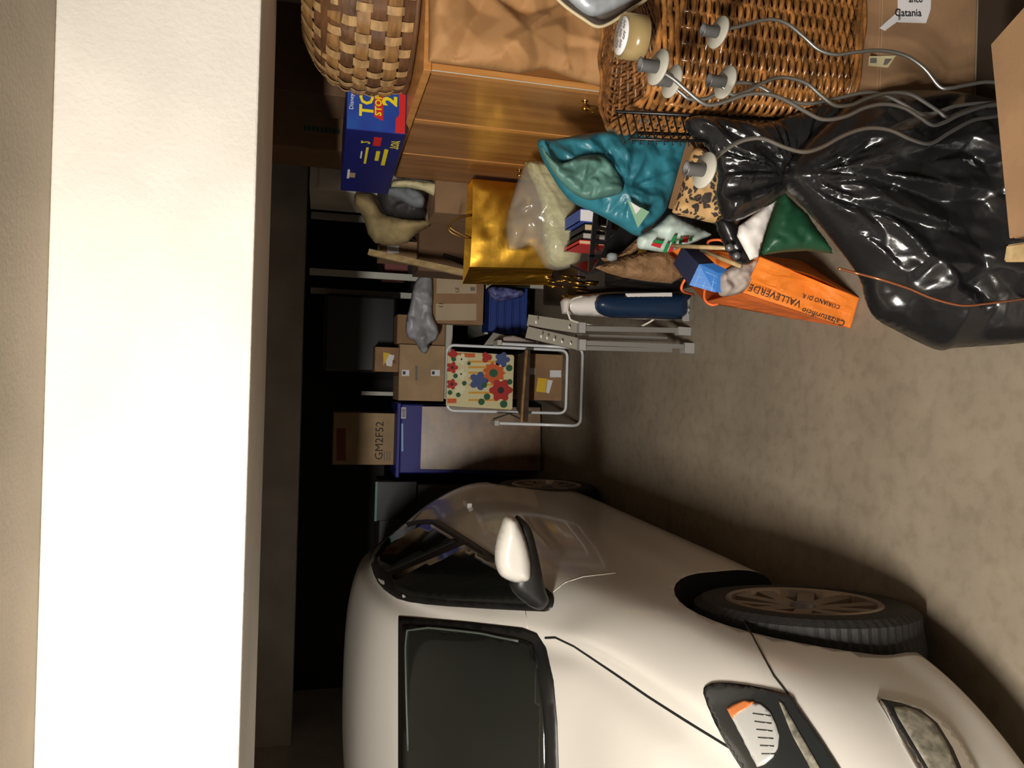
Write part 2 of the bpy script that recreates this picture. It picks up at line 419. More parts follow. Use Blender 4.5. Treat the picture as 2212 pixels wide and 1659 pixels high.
# ================================================================ CAR
XC = -1.395
car = rootE('car', (XC, 2.9, 0), 'white hatchback car parked nose forward on the concrete floor', 'car')
ST = [
 (0.99, [(0,.56),(.12,.555),(.22,.54),(.29,.51),(.32,.46),(.33,.40),(.32,.30),(.28,.23),(.18,.20)]),
 (1.06, [(0,.655),(.18,.65),(.34,.63),(.45,.585),(.495,.51),(.51,.42),(.50,.30),(.46,.215),(.32,.18)]),
 (1.18, [(0,.725),(.22,.72),(.42,.695),(.565,.64),(.63,.55),(.65,.44),(.64,.30),(.60,.20),(.45,.17)]),
 (1.34, [(0,.775),(.26,.77),(.48,.75),(.655,.695),(.73,.60),(.755,.47),(.745,.31),(.71,.20),(.5,.17)]),
 (1.52, [(0,.825),(.28,.82),(.52,.80),(.70,.745),(.785,.65),(.805,.51),(.80,.34),(.775,.20),(.55,.17)]),
 (1.75, [(0,.88),(.3,.875),(.54,.855),(.715,.80),(.80,.70),(.825,.55),(.825,.37),(.80,.20),(.6,.17)]),
 (1.98, [(0,.945),(.32,.935),(.56,.905),(.715,.865),(.795,.76),(.828,.58),(.825,.38),(.80,.2),(.6,.17)]),
 (2.2, [(0,1.075),(.32,1.055),(.53,1.00),(.68,.915),(.785,.81),(.825,.6),(.825,.4),(.80,.195),(.6,.17)]),
 (2.45, [(0,1.225),(.3,1.21),(.51,1.155),(.655,1.03),(.775,.86),(.825,.62),(.825,.4),(.80,.19),(.6,.17)]),
 (2.7, [(0,1.345),(.3,1.335),(.5,1.29),(.63,1.17),(.77,.89),(.825,.64),(.825,.4),(.80,.19),(.6,.17)]),
 (3.0, [(0,1.43),(.3,1.42),(.5,1.385),(.615,1.275),(.77,.92),(.825,.66),(.825,.4),(.80,.19),(.6,.17)]),
 (3.4, [(0,1.46),(.3,1.45),(.49,1.42),(.605,1.32),(.765,.95),(.825,.68),(.825,.4),(.80,.19),(.6,.17)]),
 (3.8, [(0,1.45),(.29,1.44),(.47,1.40),(.59,1.28),(.755,.98),(.825,.70),(.825,.4),(.80,.19),(.6,.17)]),
 (4.2, [(0,1.40),(.27,1.385),(.44,1.34),(.56,1.2),(.735,.98),(.825,.72),(.825,.42),(.79,.2),(.6,.17)]),
 (4.55, [(0,1.28),(.25,1.26),(.4,1.21),(.51,1.1),(.67,.93),(.78,.72),(.79,.45),(.75,.24),(.6,.2)]),
 (4.78, [(0,1.0),(.22,.99),(.38,.96),(.5,.9),(.6,.8),(.68,.66),(.70,.48),(.66,.32),(.5,.28)]),
]
def car_surface():
    NU = 8; NV = 7
    rows = []
    secs = []
    for y, pts in ST:
        g = max(0, 1-abs((y-1.85)/.55)**2)
        e = [Vector((u, y, z)) for u, z in pts]
        m_ = e[2]*.42+e[3]*.58; m_.z += .004-.026*g; e[3].z += .006*g; e.insert(3, m_); secs.append(e)
    dense = []
    for s in secs:
        m = [Vector((-s[1].x, s[1].y, s[1].z))]+s   # mirror for tangent
        c = crom(m, NU)[NU:]
        dense.append(c)
    nk = len(dense[0]); cols = []
    for k in range(nk): cols.append(crom([d[k] for d in dense], NV))
    nj = len(cols[0]); V = []; Fc = []
    def vid(side, k, j): return (j*(2*nk-1))+(nk-1+side*k)
    for j in range(nj):
        for k in range(-(nk-1), nk):
            p = cols[abs(k)][j]; V.append(Vector((XC+(p.x if k >= 0 else -p.x), p.y, p.z)))
    W = 2*nk-1
    for j in range(nj-1):
        for i in range(W-1): Fc.append((j*W+i, j*W+i+1, (j+1)*W+i+1, (j+1)*W+i))
        Fc.append((j*W+W-1, j*W, (j+1)*W, (j+1)*W+W-1))
    Fc.append(tuple(range(W))); Fc.append(tuple((nj-1)*W+i for i in range(W))[::-1])
    return V, Fc
V, Fc = car_surface()
body = mesh('body', V, Fc, 'paint', car, True); fix(body)
BV = BVHTree.FromPolygons([tuple(v) for v in V], [f for f in Fc])
WF = (1.85, .30); WR = (4.30, .30); RAR = .345
def cutter(yc, zc, side):
    V = []; n = 40
    for s in (0, 1):
        X = XC+side*(.52 if s == 0 else 1.0)
        for i in range(n):
            a = 2*math.pi*i/n; V.append((X, yc+math.cos(a)*RAR, zc+math.sin(a)*RAR))
    F2 = [tuple(range(n)), tuple(range(2*n-1, n-1, -1))]+[(i, i+n, (i+1) % n+n, (i+1) % n) for i in range(n)]
    return fix(mesh('cut', V, F2, 'gap'))
cuts = [cutter(y, z, s) for (y, z) in (WF, WR) for s in (1, -1)]
body.data.materials.append(MATS['gap'])
for c in cuts:
    md = body.modifiers.new('b', 'BOOLEAN'); md.object = c; md.operation = 'DIFFERENCE'; md.solver = 'EXACT'
    if hasattr(md, 'material_mode'): md.material_mode = 'TRANSFER'
dg = bpy.context.evaluated_depsgraph_get(); nm = bpy.data.meshes.new_from_object(body.evaluated_get(dg))
body.modifiers.clear(); body.data = nm; nm.name = 'body'
for p in nm.polygons: p.use_smooth = p.material_index == 0
for c in cuts: bpy.data.objects.remove(c)
def hit(x, y):
    d = ray(x, y).normalized(); r = BV.ray_cast(O3, d)
    if r[0] is None:
        # nearest surface point to the ray
        best = None
        for k in range(60):
            q = O3+d*(1+k*.07); n = BV.find_nearest(q)
            if best is None or n[3] < best[3]: best = n
        r = best
    n = r[1]
    if n.dot(-d) < 0: n = -n
    return r[0], n
def decal(name, poly, mat, off, parent, step=14, sm=0, mirror=False, both=False):
    if sm: poly = smooth2(poly, sm)
    vs, fs, bd = tri2(poly, step, .1)
    V = []; 
    for v in vs:
        p, n = hit(*v); q = p+n*off
        if both and q.x < XC: q.x = XC
        V.append(q)
    nb = len(bd); skirt = {}
    Fc = [tuple(f) for f in fs]; bm_e = {}
    for f in fs:
        for a, b in zip(f, f[1:]+f[:1]): bm_e[(a, b)] = 1
    for (a, b) in list(bm_e):
        if (b, a) not in bm_e:
            for q in (a, b):
                if q not in skirt:
                    p, n = hit(*vs[q]); skirt[q] = len(V); p = p-n*.004
                    if both and p.x < XC: p.x = XC
                    V.append(p)
            Fc.append((b, a, skirt[a], skirt[b]))
    def mir(p): return Vector((2*XC-p.x, p.y, p.z))
    outs = []
    if both:
        nV = len(V); V2 = V+[mir(p) for p in V]; F2 = Fc+[tuple(i+nV for i in reversed(f)) for f in Fc]
        outs.append(fix(mesh(name, V2, F2, mat, parent, True)))
    else:
        outs.append(fix(mesh(name, V, Fc, mat, parent, True)))
        if mirror: outs.append(fix(mesh(name, [mir(p) for p in V], [tuple(reversed(f)) for f in Fc], mat, parent, True)))
    return outs
def seam(name, pts, r, mat='gap', off=.0, mirror=True, parent=None):
    pp = dens(pts+pts[-2:0:-1], 18)
    pp = []
    for a, b in zip(pts, pts[1:]):
        L = math.hypot(b[0]-a[0], b[1]-a[1]); n = max(1, int(L/16))
        pp += [(a[0]+(b[0]-a[0])*k/n, a[1]+(b[1]-a[1])*k/n) for k in range(n)]
    pp.append(pts[-1])
    q = []
    for v in pp:
        p, n = hit(*v); q.append(p+n*off)
    tube(name, q, r, mat, parent or car, 6)
    if mirror: tube(name, [Vector((2*XC-p.x, p.y, p.z)) for p in q], r, mat, parent or car, 6)
wt = proj((XC-.10, 2.62, 1.31)); wb = proj((XC-.10, 1.97, .945))
ws_out = [(862, 1332), (1000, 1343), (1130, 1357), (1160, 1368), (1180, 1400), (1196, 1470), (1204, 1560), (1207, 1659), (wb[0], wb[1]), (wt[0], wt[1]), (862, 1659), (862, 1500)]
ws = decal('windshield_frame', ws_out, 'trim_black', .004, car, 14, both=True)[0]
ws_in = [(874, 1352), (1000, 1362), (1120, 1380), (1152, 1392), (1164, 1430), (1175, 1500), (1182, 1580), (1184, 1659), (wb[0]-24, wb[1]), (wt[0]+12, wt[1]), (872, 1659)]
decal('windshield', ws_in, 'glass_dark', .011, car, 14, both=True)
sw = [(801,1192),(824,1162),(861,1136),(902,1125),(943,1124),(968,1136),(1069,1202),(1145,1256),(1170,1266),(1193,1283),(1197,1301),(1186,1319),(1145,1320),(968,1310),(882,1300),(846,1286),(818,1260),(803,1222)]
decal('window_frame', sw, 'trim_black', .004, car, 14, sm=2, mirror=True)
decal('side_window', [(813,1200),(835,1168),(868,1146),(902,1136),(935,1136),(990,1170),(838,1238),(820,1222)], 'glass_dark', .007, car, 12, mirror=True)
decal('side_window', [(848,1246),(1004,1180),(1060,1212),(1130,1262),(1150,1280),(1140,1306),(968,1298),(886,1288),(856,1274)], 'glass_dark', .007, car, 12, mirror=True)
seam('dash_reflection', [(888,1620),(884,1500),(882,1400),(885,1364),(930,1360),(1040,1372),(1125,1388)], .004, 'grey_green', .012)  # pale line paints the dashboard reflection onto the windshield
# panel gaps
seam('panel_gap', [(1178,1378),(1200,1377),(1240,1396),(1320,1450),(1400,1505),(1480,1556),(1580,1617)], .0035)
seam('panel_gap', [(1192,1281),(1222,1258),(1260,1246),(1330,1238)], .0016, 'white_edge')
seam('panel_gap', [(1607,1343),(1625,1372),(1650,1420),(1672,1460),(1705,1502)], .0022)
seam('panel_gap', [(1135,1318),(1140,1357)], .0012, 'white_edge')
# head lamps
hl = decal('headlight', [(1522,1500),(1530,1483),(1556,1477),(1620,1484),(1704,1503),(1722,1527),(1770,1595),(1830,1690),(1840,1725),(1760,1760),(1690,1765),(1620,1680),(1580,1618),(1545,1555)], 'lamp_black', .006, car, 8, sm=2, mirror=True)
for o in hl: o.name = 'headlight'
def on(o_parent, *a, **k):
    k['mirror'] = False; return decal(*a, o_parent, **k)
arcD = [(1575,1536),(1590,1526),(1612,1519),(1646,1526),(1665,1542),(1677,1566),(1685,1592),(1682,1618),(1672,1638),(1655,1652),(1642,1656)]
decal('reflector', arcD, 'reflector', .010, hl[0], 7)
decal('turn_lens', [(1575,1536),(1590,1526),(1612,1519),(1632,1522),(1618,1534),(1598,1546),(1588,1556)], 'amber', .012, hl[0], 6)
for k in range(6):
    a = k/6; x = 1612+40*a; 
    seam('reflector_rib', [(1630+k*4, 1546+k*17), (1668+k*2, 1552+k*16)], .0012, 'lamp_black', .0105, False, hl[0])
lathe('bulb', [(0, .0), (.008, .004), (.01, .012), (.006, .02), (0, .022)], hit(1603, 1560)[0]+Vector((0, 0, .004)), 'glass_clear', hl[0], 12, 'Y')
decal('light_strip', [(1683,1518),(1692,1524),(1730,1590),(1772,1662),(1800,1720),(1780,1722),(1748,1655),(1712,1590)], 'lens', .009, hl[0], 8)
# fog lamp
fo = decal('fog_light', [(1893,1511),(1943,1518),(1996,1535),(2043,1571),(2075,1614),(2102,1662),(2130,1730),(2060,1740),(2010,1720),(1982,1664),(1945,1600),(1912,1541)], 'chrome', .008, car, 11, mirror=True)
for f_ in fo: pass
decal('surround', [(1900,1518),(1943,1527),(1985,1541),(2020,1570),(2052,1622),(2085,1700),(2090,1730),(2040,1730),(1995,1664),(1955,1600),(1918,1541)], 'trim_black', .011, fo[0], 10)
decal('lens', [(1927,1537),(1952,1538),(1976,1546),(1998,1560),(2012,1574),(2036,1612),(2056,1659),(2070,1700),(2020,1700),(1996,1659),(1960,1598),(1935,1556)], 'lens', .014, fo[0], 9)
# wheel arch lip and door handle
hp, hn = hit(1010, 1092)
box('door_handle', hp.x-.01, hp.x+.02, hp.y-.06, hp.y+.06, hp.z-.012, hp.z+.012, 'paint', car, .005)
# mirror housing
mh = pillow('mirror_housing', [(1093,1115),(1083,1135),(1073,1168),(1069,1200),(1073,1228),(1084,1246),(1110,1258),(1130,1258),(1145,1250),(1146,1215),(1141,1185),(1130,1150),(1114,1119)], 2.17, .055, 'paint', car, 6, 0, back=1.2)
m2 = pillow('mirror_base', [(1112,1118),(1130,1122),(1147,1142),(1158,1180),(1168,1225),(1176,1268),(1186,1300),(1165,1318),(1130,1300),(1100,1262),(1120,1200)], 2.21, .045, 'trim_black', car, 7, 0, back=1.0)
for src in (mh, m2):
    me = src.data.copy(); me.transform(Matrix.Translation((2*XC, 0, 0)) @ Matrix.Scale(-1, 4, (1, 0, 0)))
    o = bpy.data.objects.new(src.name, me); COL.objects.link(o); o.parent = car; o.matrix_parent_inverse = car.matrix_world.inverted(); fix(o)
# wheels
def wheel(X, yc, side, steer):
    R4 = Matrix.Rotation(steer, 4, 'Z'); c = Vector((X, yc, .30))
    def T(v): return c + (R4 @ Vector(v))
    prof = [(-.10, .205), (-.105, .24), (-.10, .27), (-.085, .292), (-.05, .299), (0, .30), (.05, .299), (.085, .292), (.10, .27), (.105, .24), (.10, .205), (.085, .2)]
    seg = 144; V = []; Fc = []; n = len(prof)
    for i in range(seg):
        a = 2*math.pi*i/seg
        for j, (w_, r) in enumerate(prof):
            rr = r-(.0035 if (2 <= j <= 8 and i % 2) else 0)-(.006 if j in (4, 6) else 0)
            V.append(T((side*(w_-.10), rr*math.cos(a), rr*math.sin(a))))
    for i in range(seg):
        j = (i+1) % seg
        for k in range(n-1): Fc.append((i*n+k, j*n+k, j*n+k+1, i*n+k+1))
    t = fix(mesh('wheel', V, Fc, 'rubber', car)); 
    # rim: barrel, lip, five twin spokes, hub
    V = []; Fc = []
    prof = [(-.19, .19), (-.06, .185), (-.02, .19), (.0, .205), (.004, .2), (.0, .188), (-.02, .18), (-.05, .175), (-.18, .175)]
    seg = 48; n = len(prof)
    for i in range(seg):
        a = 2*math.pi*i/seg
        for w_, r in prof: V.append(T((side*w_, r*math.cos(a), r*math.sin(a))))
    for i in range(seg):
        j = (i+1) % seg
        for k in range(n-1): Fc.append((i*n+k, j*n+k, j*n+k+1, i*n+k+1))
    for s in range(5):
        for tw in (-1, 1):
            a0 = 2*math.pi*s/5+.3+tw*.10; a1 = 2*math.pi*s/5+.3+tw*.30
            b = len(V)
            for (a, r, hw, x0, x1) in ((a0, .03, .022, -.055, -.015), (a1, .19, .024, -.03, -.004)):
                for sg in (-1, 1):
                    cx = r*math.cos(a)-math.sin(a)*hw*sg; cz = r*math.sin(a)+math.cos(a)*hw*sg
                    V.append(T((side*x0, cx, cz))); V.append(T((side*x1, cx, cz)))
            Fc += [(b, b+1, b+3, b+2), (b+4, b+6, b+7, b+5), (b+1, b+5, b+7, b+3), (b, b+2, b+6, b+4), (b, b+4, b+5, b+1), (b+2, b+3, b+7, b+6)]
    rim = fix(mesh('rim', V, Fc, 'alloy', t))
    lathe('hub_cap', [(0, .0), (.03, 0), (.034, -.01*1), (.034, -.05)], T((side*-.006, 0, 0)), 'pewter', t, 20, 'X', R4 if side > 0 else R4 @ Matrix.Rotation(math.pi, 4, 'Z'))
    lathe('brake_disc', [(0, 0), (.12, 0), (.12, -.02), (0, -.02)], T((side*-.11, 0, 0)), 'dark_grey', t, 24, 'X', R4)
wheel(XC+.825, 1.85, 1, math.radians(6)); wheel(XC-.825, 1.85, -1, math.radians(6))
wheel(XC+.815, 4.30, 1, 0); wheel(XC-.815, 4.30, -1, 0)

# ================================================================ WARDROBE
wr = rootE('wardrobe', (1.3, 3.1, 0), 'tall honey brown wooden wardrobe with three doors along the right wall', 'wardrobe')
WX0, WY0, WY1, WZ = 1.0, 2.46, 3.80, 1.31
box('carcass', WX0+.02, 1.58, WY0, WY1, .0, WZ-.025, 'wood', wr, .002)
box('top_board', WX0-.01, 1.60, WY0-.012, WY1+.01, WZ-.025, WZ, 'wood_edge', wr, .002)
box('corner_post', WX0-.004, WX0+.02, WY0-.004, WY0+.022, 0, WZ-.026, 'wood_edge', wr, .002)
box('corner_highlight', WX0-.0055, WX0-.003, WY0-.006, WY0-.003, .0, WZ-.027, 'white_edge', wr)  # white strip paints the highlight down the near corner
for i, (a, b) in enumerate(((2.485, 2.93), (2.965, 3.385), (3.40, 3.795))):
    d = box('door', WX0-.004, WX0+.018, a, b, .08, WZ-.03, 'wood', wr, .003)
    if i == 0: box('edge_strip', WX0-.006, WX0+.018, b+.003, b+.032, .08, WZ-.03, 'wood_edge', wr, .002)
    if i == 1: box('edge_strip', WX0-.006, WX0+.016, b-.002, b+.01, .08, WZ-.03, 'wood_edge', wr, .002)
    ky = a+.07; kz = .73
    if i != 1:
        q = lathe('handle', [(.0, -.004), (.012, -.003), (.013, 0), (.005, .003), (.004, .016), (.011, .022), (.012, .03), (.0, .036)], (WX0-.004, ky, kz), 'brass', d, 16, 'X', Matrix.Rotation(math.pi, 4, 'Z'))
        tube('drop_pull', [(WX0-.03, ky-.008, kz), (WX0-.036, ky-.01, kz-.035), (WX0-.036, ky+.01, kz-.035), (WX0-.03, ky+.008, kz)], .0028, 'brass', d, 6, 4)

# woven splint basket on top
bk = rootE('woven_basket', (1.50, 2.86, WZ), 'upturned woven splint basket on top of the wardrobe', 'basket')
def bprof(t):   # t 0 bottom .. 1 top -> radius, z
    rr = [.405, .425, .435, .435, .425, .40, .35, .26]; k = t*(len(rr)-1); i = min(int(k), len(rr)-2); f = k-i
    return rr[i]*(1-f)+rr[i+1]*f
BH = .385; NS = 52; NR = 8
def bpt(a, t, off):
    r = bprof(t)+off; z = WZ+.006+BH*(math.sin(t*math.pi/2)*.15+t*.85)
    return Vector((1.50+r*math.cos(a), 2.86+r*math.sin(a)*.95, z))
def ribbonVF(fn, n, closed, V, Fc):
    b = len(V)
    for i in range(n): V += list(fn(i))
    m = n if closed else n-1
    for i in range(m):
        j = (i+1) % n
        for k in range(4): Fc.append((b+i*4+k, b+i*4+(k+1) % 4, b+j*4+(k+1) % 4, b+j*4+k))
for s in range(NS):
    a = 2*math.pi*s/NS; V = []; Fc = []; n = NR*6+1
    wv = random.uniform(.013, .019)/.42
    def fn(i):
        t = i/(n-1); row = t*NR; off = .0055*math.cos(math.pi*row-math.pi/2+math.pi*s)
        return (bpt(a-wv, t, off), bpt(a+wv, t, off), bpt(a+wv, t, off+.002), bpt(a-wv, t, off+.002))
    ribbonVF(fn, n, False, V, Fc); fix(mesh('splint', V, Fc, 'splint_light', bk))
for r_ in range(NR):
    V = []; Fc = []; n = NS*6; t0 = (r_+.06)/NR; t1 = (r_+.94)/NR
    def fn(i):
        a = 2*math.pi*i/n; off = -.0055*math.sin(math.pi*(r_+.5))*math.cos(math.pi*NS*a/(2*math.pi))
        return (bpt(a, t0, off), bpt(a, t0, off+.002), bpt(a, t1, off+.002), bpt(a, t1, off))
    ribbonVF(fn, n, True, V, Fc); fix(mesh('band', V, Fc, 'splint_tan' if r_ % 2 else 'splint_brown', bk))
lathe('liner', [(0, .01), (.39, .01), (.42, .12), (.42, .24), (.38, .32), (.25, .37), (0, .375)], (1.50, 2.86, WZ), 'splint_brown', bk, 40)
tube('rim', [(1.50+.412*math.cos(a*.196), 2.86+.395*math.sin(a*.196), WZ+.012) for a in range(32)], .010, 'splint_brown', bk, 8, closed=True)

# blue toy box
A = PZ(876, 292, WZ+.001); B = PZ(838, 420, WZ+.001); A.z = B.z = WZ+.001
dv = (B-A); dv.z = 0; perp = Vector((dv.y, -dv.x, 0)).normalized()
if perp.x < 0: perp = -perp
th_ = .27; hh = Vector((0, 0, .222))
toy = rootE('toy_box', A, 'long blue toy box with yellow and red lettering behind the woven basket', 'box')
hexa('carton_body', [A, A+perp*th_, B+perp*th_, B], [A+hh, A+perp*th_+hh, B+perp*th_+hh, B+hh], 'navy_toy', toy, .002)
fr = perp; up = Vector((0, 0, 1)); fn_ = -dv.normalized()
def fpt(u, z): return A+perp*u+Vector((0, 0, z))+fn_*.001
plate('front_print', [fpt(.002, .002), fpt(th_-.002, .002), fpt(th_-.002, .22), fpt(.002, .22)], 'blue_toy', toy, .0006)
plate('red_print', [fpt(.004, .003)+fn_*.001, fpt(.2, .003)+fn_*.001, fpt(.2, .028)+fn_*.001, fpt(.075, .026)+fn_*.001, fpt(.06, .038)+fn_*.001, fpt(.004, .04)+fn_*.001], 'red', toy, .0006)
txt('lettering', 'TOY', .072, fpt(.055, .125)+fn_*.002, fr, up, 'yellow', toy, bold=.002)
plate('red_print', [fpt(.045, .086)+fn_*.001, fpt(.24, .09)+fn_*.001, fpt(.24, .12)+fn_*.001, fpt(.058, .12)+fn_*.001], 'red', toy, .0006)
txt('lettering', 'STORY', .034, fpt(.062, .094)+fn_*.002, fr, up, 'yellow', toy, bold=.001)
txt('lettering', '2', .075, fpt(.105, .038)+fn_*.002, fr, up, 'yellow', toy, bold=.003)
txt('lettering', 'Disney', .022, fpt(.075, .198)+fn_*.002, fr, up, 'label_white', toy)
sd = dv.normalized(); sn = -perp
def spt(u, z): return A+sd*u+Vector((0, 0, z))+sn*.001
txt('lettering', 'TOY', .045, spt(.16, .045)+sn*.001, -sd, -up, 'yellow', toy, bold=.001)
plate('red_print', [spt(.05, .085)+sn*.001, spt(.14, .085)+sn*.001, spt(.14, .115)+sn*.001, spt(.05, .115)+sn*.001], 'red', toy, .0005)
txt('lettering', 'STORY', .024, spt(.14, .11)+sn*.0025, -sd, -up, 'yellow', toy)
txt('lettering', '2', .05, spt(.13, .16)+sn*.001, -sd, -up, 'yellow', toy, bold=.001)
for (u0, u1, z0, z1, c) in ((.17, .36, .05, .066, 'yellow'), (.2, .31, .08, .096, 'yellow'), (.17, .36, .128, .138, 'yellow'), (.22, .30, .15, .156, 'label_white'), (.5, .56, .165, .19, 'cardboard_pale'), (.46, .58, .19, .2, 'label_white')):
    plate('print_line', [spt(u0, z0)+sn*.001, spt(u1, z0)+sn*.001, spt(u1, z1)+sn*.001, spt(u0, z1)+sn*.001], c, toy, .0005)

# cartons behind the basket, printed green
r, (a, b, c, d) = carton('cardboard_box', 'brown cardboard box with faded green print behind the woven basket under the beam', 560, 735, 215, 318, 3.95, .35, 'cardboard', z0=1.502, tape=None)
r.location.z = r.location.z
for k in range(9): plate('print_bar', [(a+.085, 3.948, c+.04+k*.02), (a+.11, 3.948, c+.04+k*.02), (a+.11, 3.948, c+.054+k*.02), (a+.085, 3.948, c+.054+k*.02)], 'ink_green', r, .0008)
plate('print_bar', [(a+.20, 3.948, c+.01), (a+.21, 3.948, c+.01), (a+.21, 3.948, c+.24), (a+.20, 3.948, c+.24)], 'ink_green', r, .0008)
for k in range(3): plate('print_bar', [(a+.13+k*.02, 3.948, c+.05+k*.03), (a+.14+k*.02, 3.948, c+.05+k*.03), (a+.14+k*.02, 3.948, c+.07+k*.03), (a+.13+k*.02, 3.948, c+.07+k*.03)], 'ink_grey', r, .0008)
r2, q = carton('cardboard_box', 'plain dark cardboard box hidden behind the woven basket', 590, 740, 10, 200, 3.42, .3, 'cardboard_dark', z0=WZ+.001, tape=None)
# shelf standing beyond wardrobe that carries those boxes
pn = rootE('wall_cabinet', (1.35, 4.5, 0), 'grey metal cabinet in the corner beyond the wardrobe', 'cabinet')
box('lower_body', 1.12, 1.9, 3.88, 4.40, 0, 1.50, 'plaster_back', pn, .004)
box('body', 1.05, 1.9, 4.42, 4.95, 0, 1.69, 'plaster_back', pn, .004)
box('door', 1.055, 1.47, 4.405, 4.42, .05, 1.64, 'plaster_back', pn, .003); box('door', 1.48, 1.89, 4.405, 4.42, .05, 1.64, 'plaster_back', pn, .003)

# ================================================================ RIGHT FOREGROUND
# carton under the hamper
c1 = rootE('cardboard_box', (1.15, 1.9, 0), 'large brown cardboard box on the floor under the wicker hamper', 'box')
box('body', .70, 1.55, 1.625, 2.15, 0, .285, 'cardboard', c1, .004)
box('flap', .70, 1.55, 1.625, 1.88, .285, .290, 'cardboard', c1, .001); box('flap', .70, 1.55, 1.885, 2.15, .285, .290, 'cardboard', c1, .001)
a = P(1905, 82, 1.623); 
lb = plate('address_label', [P(1940, 48, 1.622), P(2000, 50, 1.622), P(2010, 20, 1.622), P(2012, -40, 1.622), P(1940, -40, 1.622)], 'label_white', c1, .001)
plate('address_label', [P(1912, 66, 1.622), P(1945, 42, 1.622), P(1945, 20, 1.622), P(1900, 60, 1.622)], 'label_white', c1, .001)
txt('label_print', 'Catania', .026, P(1932, 36, 1.619), P(1980, 36, 1.619)-P(1932, 36, 1.619), (1, 0, 0), 'ink', c1)
txt('label_print', 'anco', .022, P(1962, 6, 1.619), P(1990, 6, 1.619)-P(1962, 6, 1.619), (1, 0, 0), 'ink', c1)
plate('sticker', [P(1878, 122, 1.622), P(1935, 120, 1.622), P(1918, 146, 1.622), P(1876, 142, 1.622)], 'cream', c1, .001)
plate('sticker_print', [P(1880, 126, 1.619), P(1893, 126, 1.619), P(1893, 136, 1.619), P(1880, 136, 1.619)], 'ink_grey', c1, .0008)
plate('sticker_print', [P(1912, 128, 1.619), P(1926, 128, 1.619), P(1916, 140, 1.619), P(1908, 140, 1.619)], 'ink_grey', c1, .0008)

tag(box('floor_shade', .64, 1.5, 1.30, 1.615, 0, .008, 'dark_brown', None, .002), 'dark brown slab painting the shaded floor between the two nearest cardboard boxes', 'mat')  # thin dark slab stands in for shade on the bare floor gap
# wicker hamper
hm = rootE('wicker_hamper', (1.13, 1.97, .292), 'large glossy wicker hamper standing on a cardboard box', 'basket')
HC = Vector((1.135, 1.865)); 
def sq(a, A_, B_, e=.42):
    c, s = math.cos(a), math.sin(a)
    return Vector((HC.x+A_*math.copysign(abs(c)**e, c), HC.y+B_*math.copysign(abs(s)**e, s)))
HZ0, HZ1 = .294, .835
def hpt(u, z, off):   # u 0..1 around by arclength table
    t = (z-HZ0)/(HZ1-HZ0); k = 1+.03*math.sin(t*math.pi)+.05*t
    i = u*len(TAB); i0 = int(i) % len(TAB); f = i-int(i); p = TAB[i0]*(1-f)+TAB[(i0+1) % len(TAB)]*f
    q = HC+(p-HC)*k; n = NRM[i0]
    return Vector((q.x+n.x*off, q.y+n.y*off, z))
raw = [sq(2*math.pi*i/400, .415, .185) for i in range(400)]
L = [0]
for i in range(400): L.append(L[-1]+(raw[(i+1) % 400]-raw[i]).length)
TAB = []
for k in range(248):
    s = L[-1]*k/248; i = max(j for j in range(400) if L[j] <= s+1e-9); f = (s-L[i])/max(1e-9, L[i+1]-L[i]); TAB.append(raw[i]*(1-f)+raw[(i+1) % 400]*f)
NRM = []
for k in range(248):
    t = TAB[(k+1) % 248]-TAB[k-1]; n = Vector((t.y, -t.x)); n.normalize(); NRM.append(n)
NSK = 62
V = []; Fc = []
z = HZ0+.006; row = 0
while z < HZ1-.035:
    pts = []
    blk = .0006*math.sin(row*1.7)
    for k in range(NSK*4):
        off = .0062*math.sin(math.pi*k/4+(math.pi if row % 2 else 0))
        pts.append(hpt(k/(NSK*4), z+.0012*math.sin(k*.37+row), off))
    tubeVF(pts, .0054+blk, 5, True, V, Fc); z += .0102; row += 1
o = mesh('woven_rods', V, Fc, 'wicker', hm, True); o['kind'] = 'stuff'
for k in range(NSK):
    tube('stake', [hpt((k)/NSK, HZ0+t*(HZ1-HZ0), 0) for t in (0, .25, .5, .75, 1)], .0052, 'wicker', hm, 6)
for j in range(6):
    tube('rim_rod', [hpt(k/80, HZ1-.03+.010*j+.005*math.sin(k*1.3+j*2), .010-.002*j+.004*math.sin(k*1.3+j*2+1.5)) for k in range(80)], .0065, 'wicker', hm, 6, closed=True)
for j in range(3):
    tube('foot_rod', [hpt(k/80, HZ0+.006+.007*j, .010+.004*math.sin(k*1.1+j*2)) for k in range(80)], .006, 'wicker', hm, 6, closed=True)
V = [Vector((p.x, p.y, zz)) for zz in (HZ0+.01, HZ1-.05) for p in [HC+(t-HC)*.96 for t in TAB]]
n = len(TAB); Fc = [(i, (i+1) % n, n+(i+1) % n, n+i) for i in range(n)]+[tuple(range(n, 2*n))]
mesh('lining', V, Fc, 'wicker_dark', hm)
lidz = HZ1+.012
V = []; Fc = []
for j in range(26):
    t = 1.03-j*.039
    tubeVF([Vector((HC.x+(TAB[k].x-HC.x)*t, HC.y+(TAB[k].y-HC.y)*t, lidz+.012*(1-t)+.0042*math.sin(math.pi*k/3+j*math.pi))) for k in range(0, 248)], .0046, 5, True, V, Fc)
lid = mesh('lid', V, Fc, 'wicker_dark', hm, True); lid['kind'] = 'stuff'
for k in range(40):
    i = int(k*248/40); d_ = TAB[i]-HC
    tube('lid_stake', [Vector((HC.x+d_.x*t, HC.y+d_.y*t, lidz+.012*(1-t))) for t in (.05, .5, 1.04)], .0045, 'wicker_dark', lid, 5)
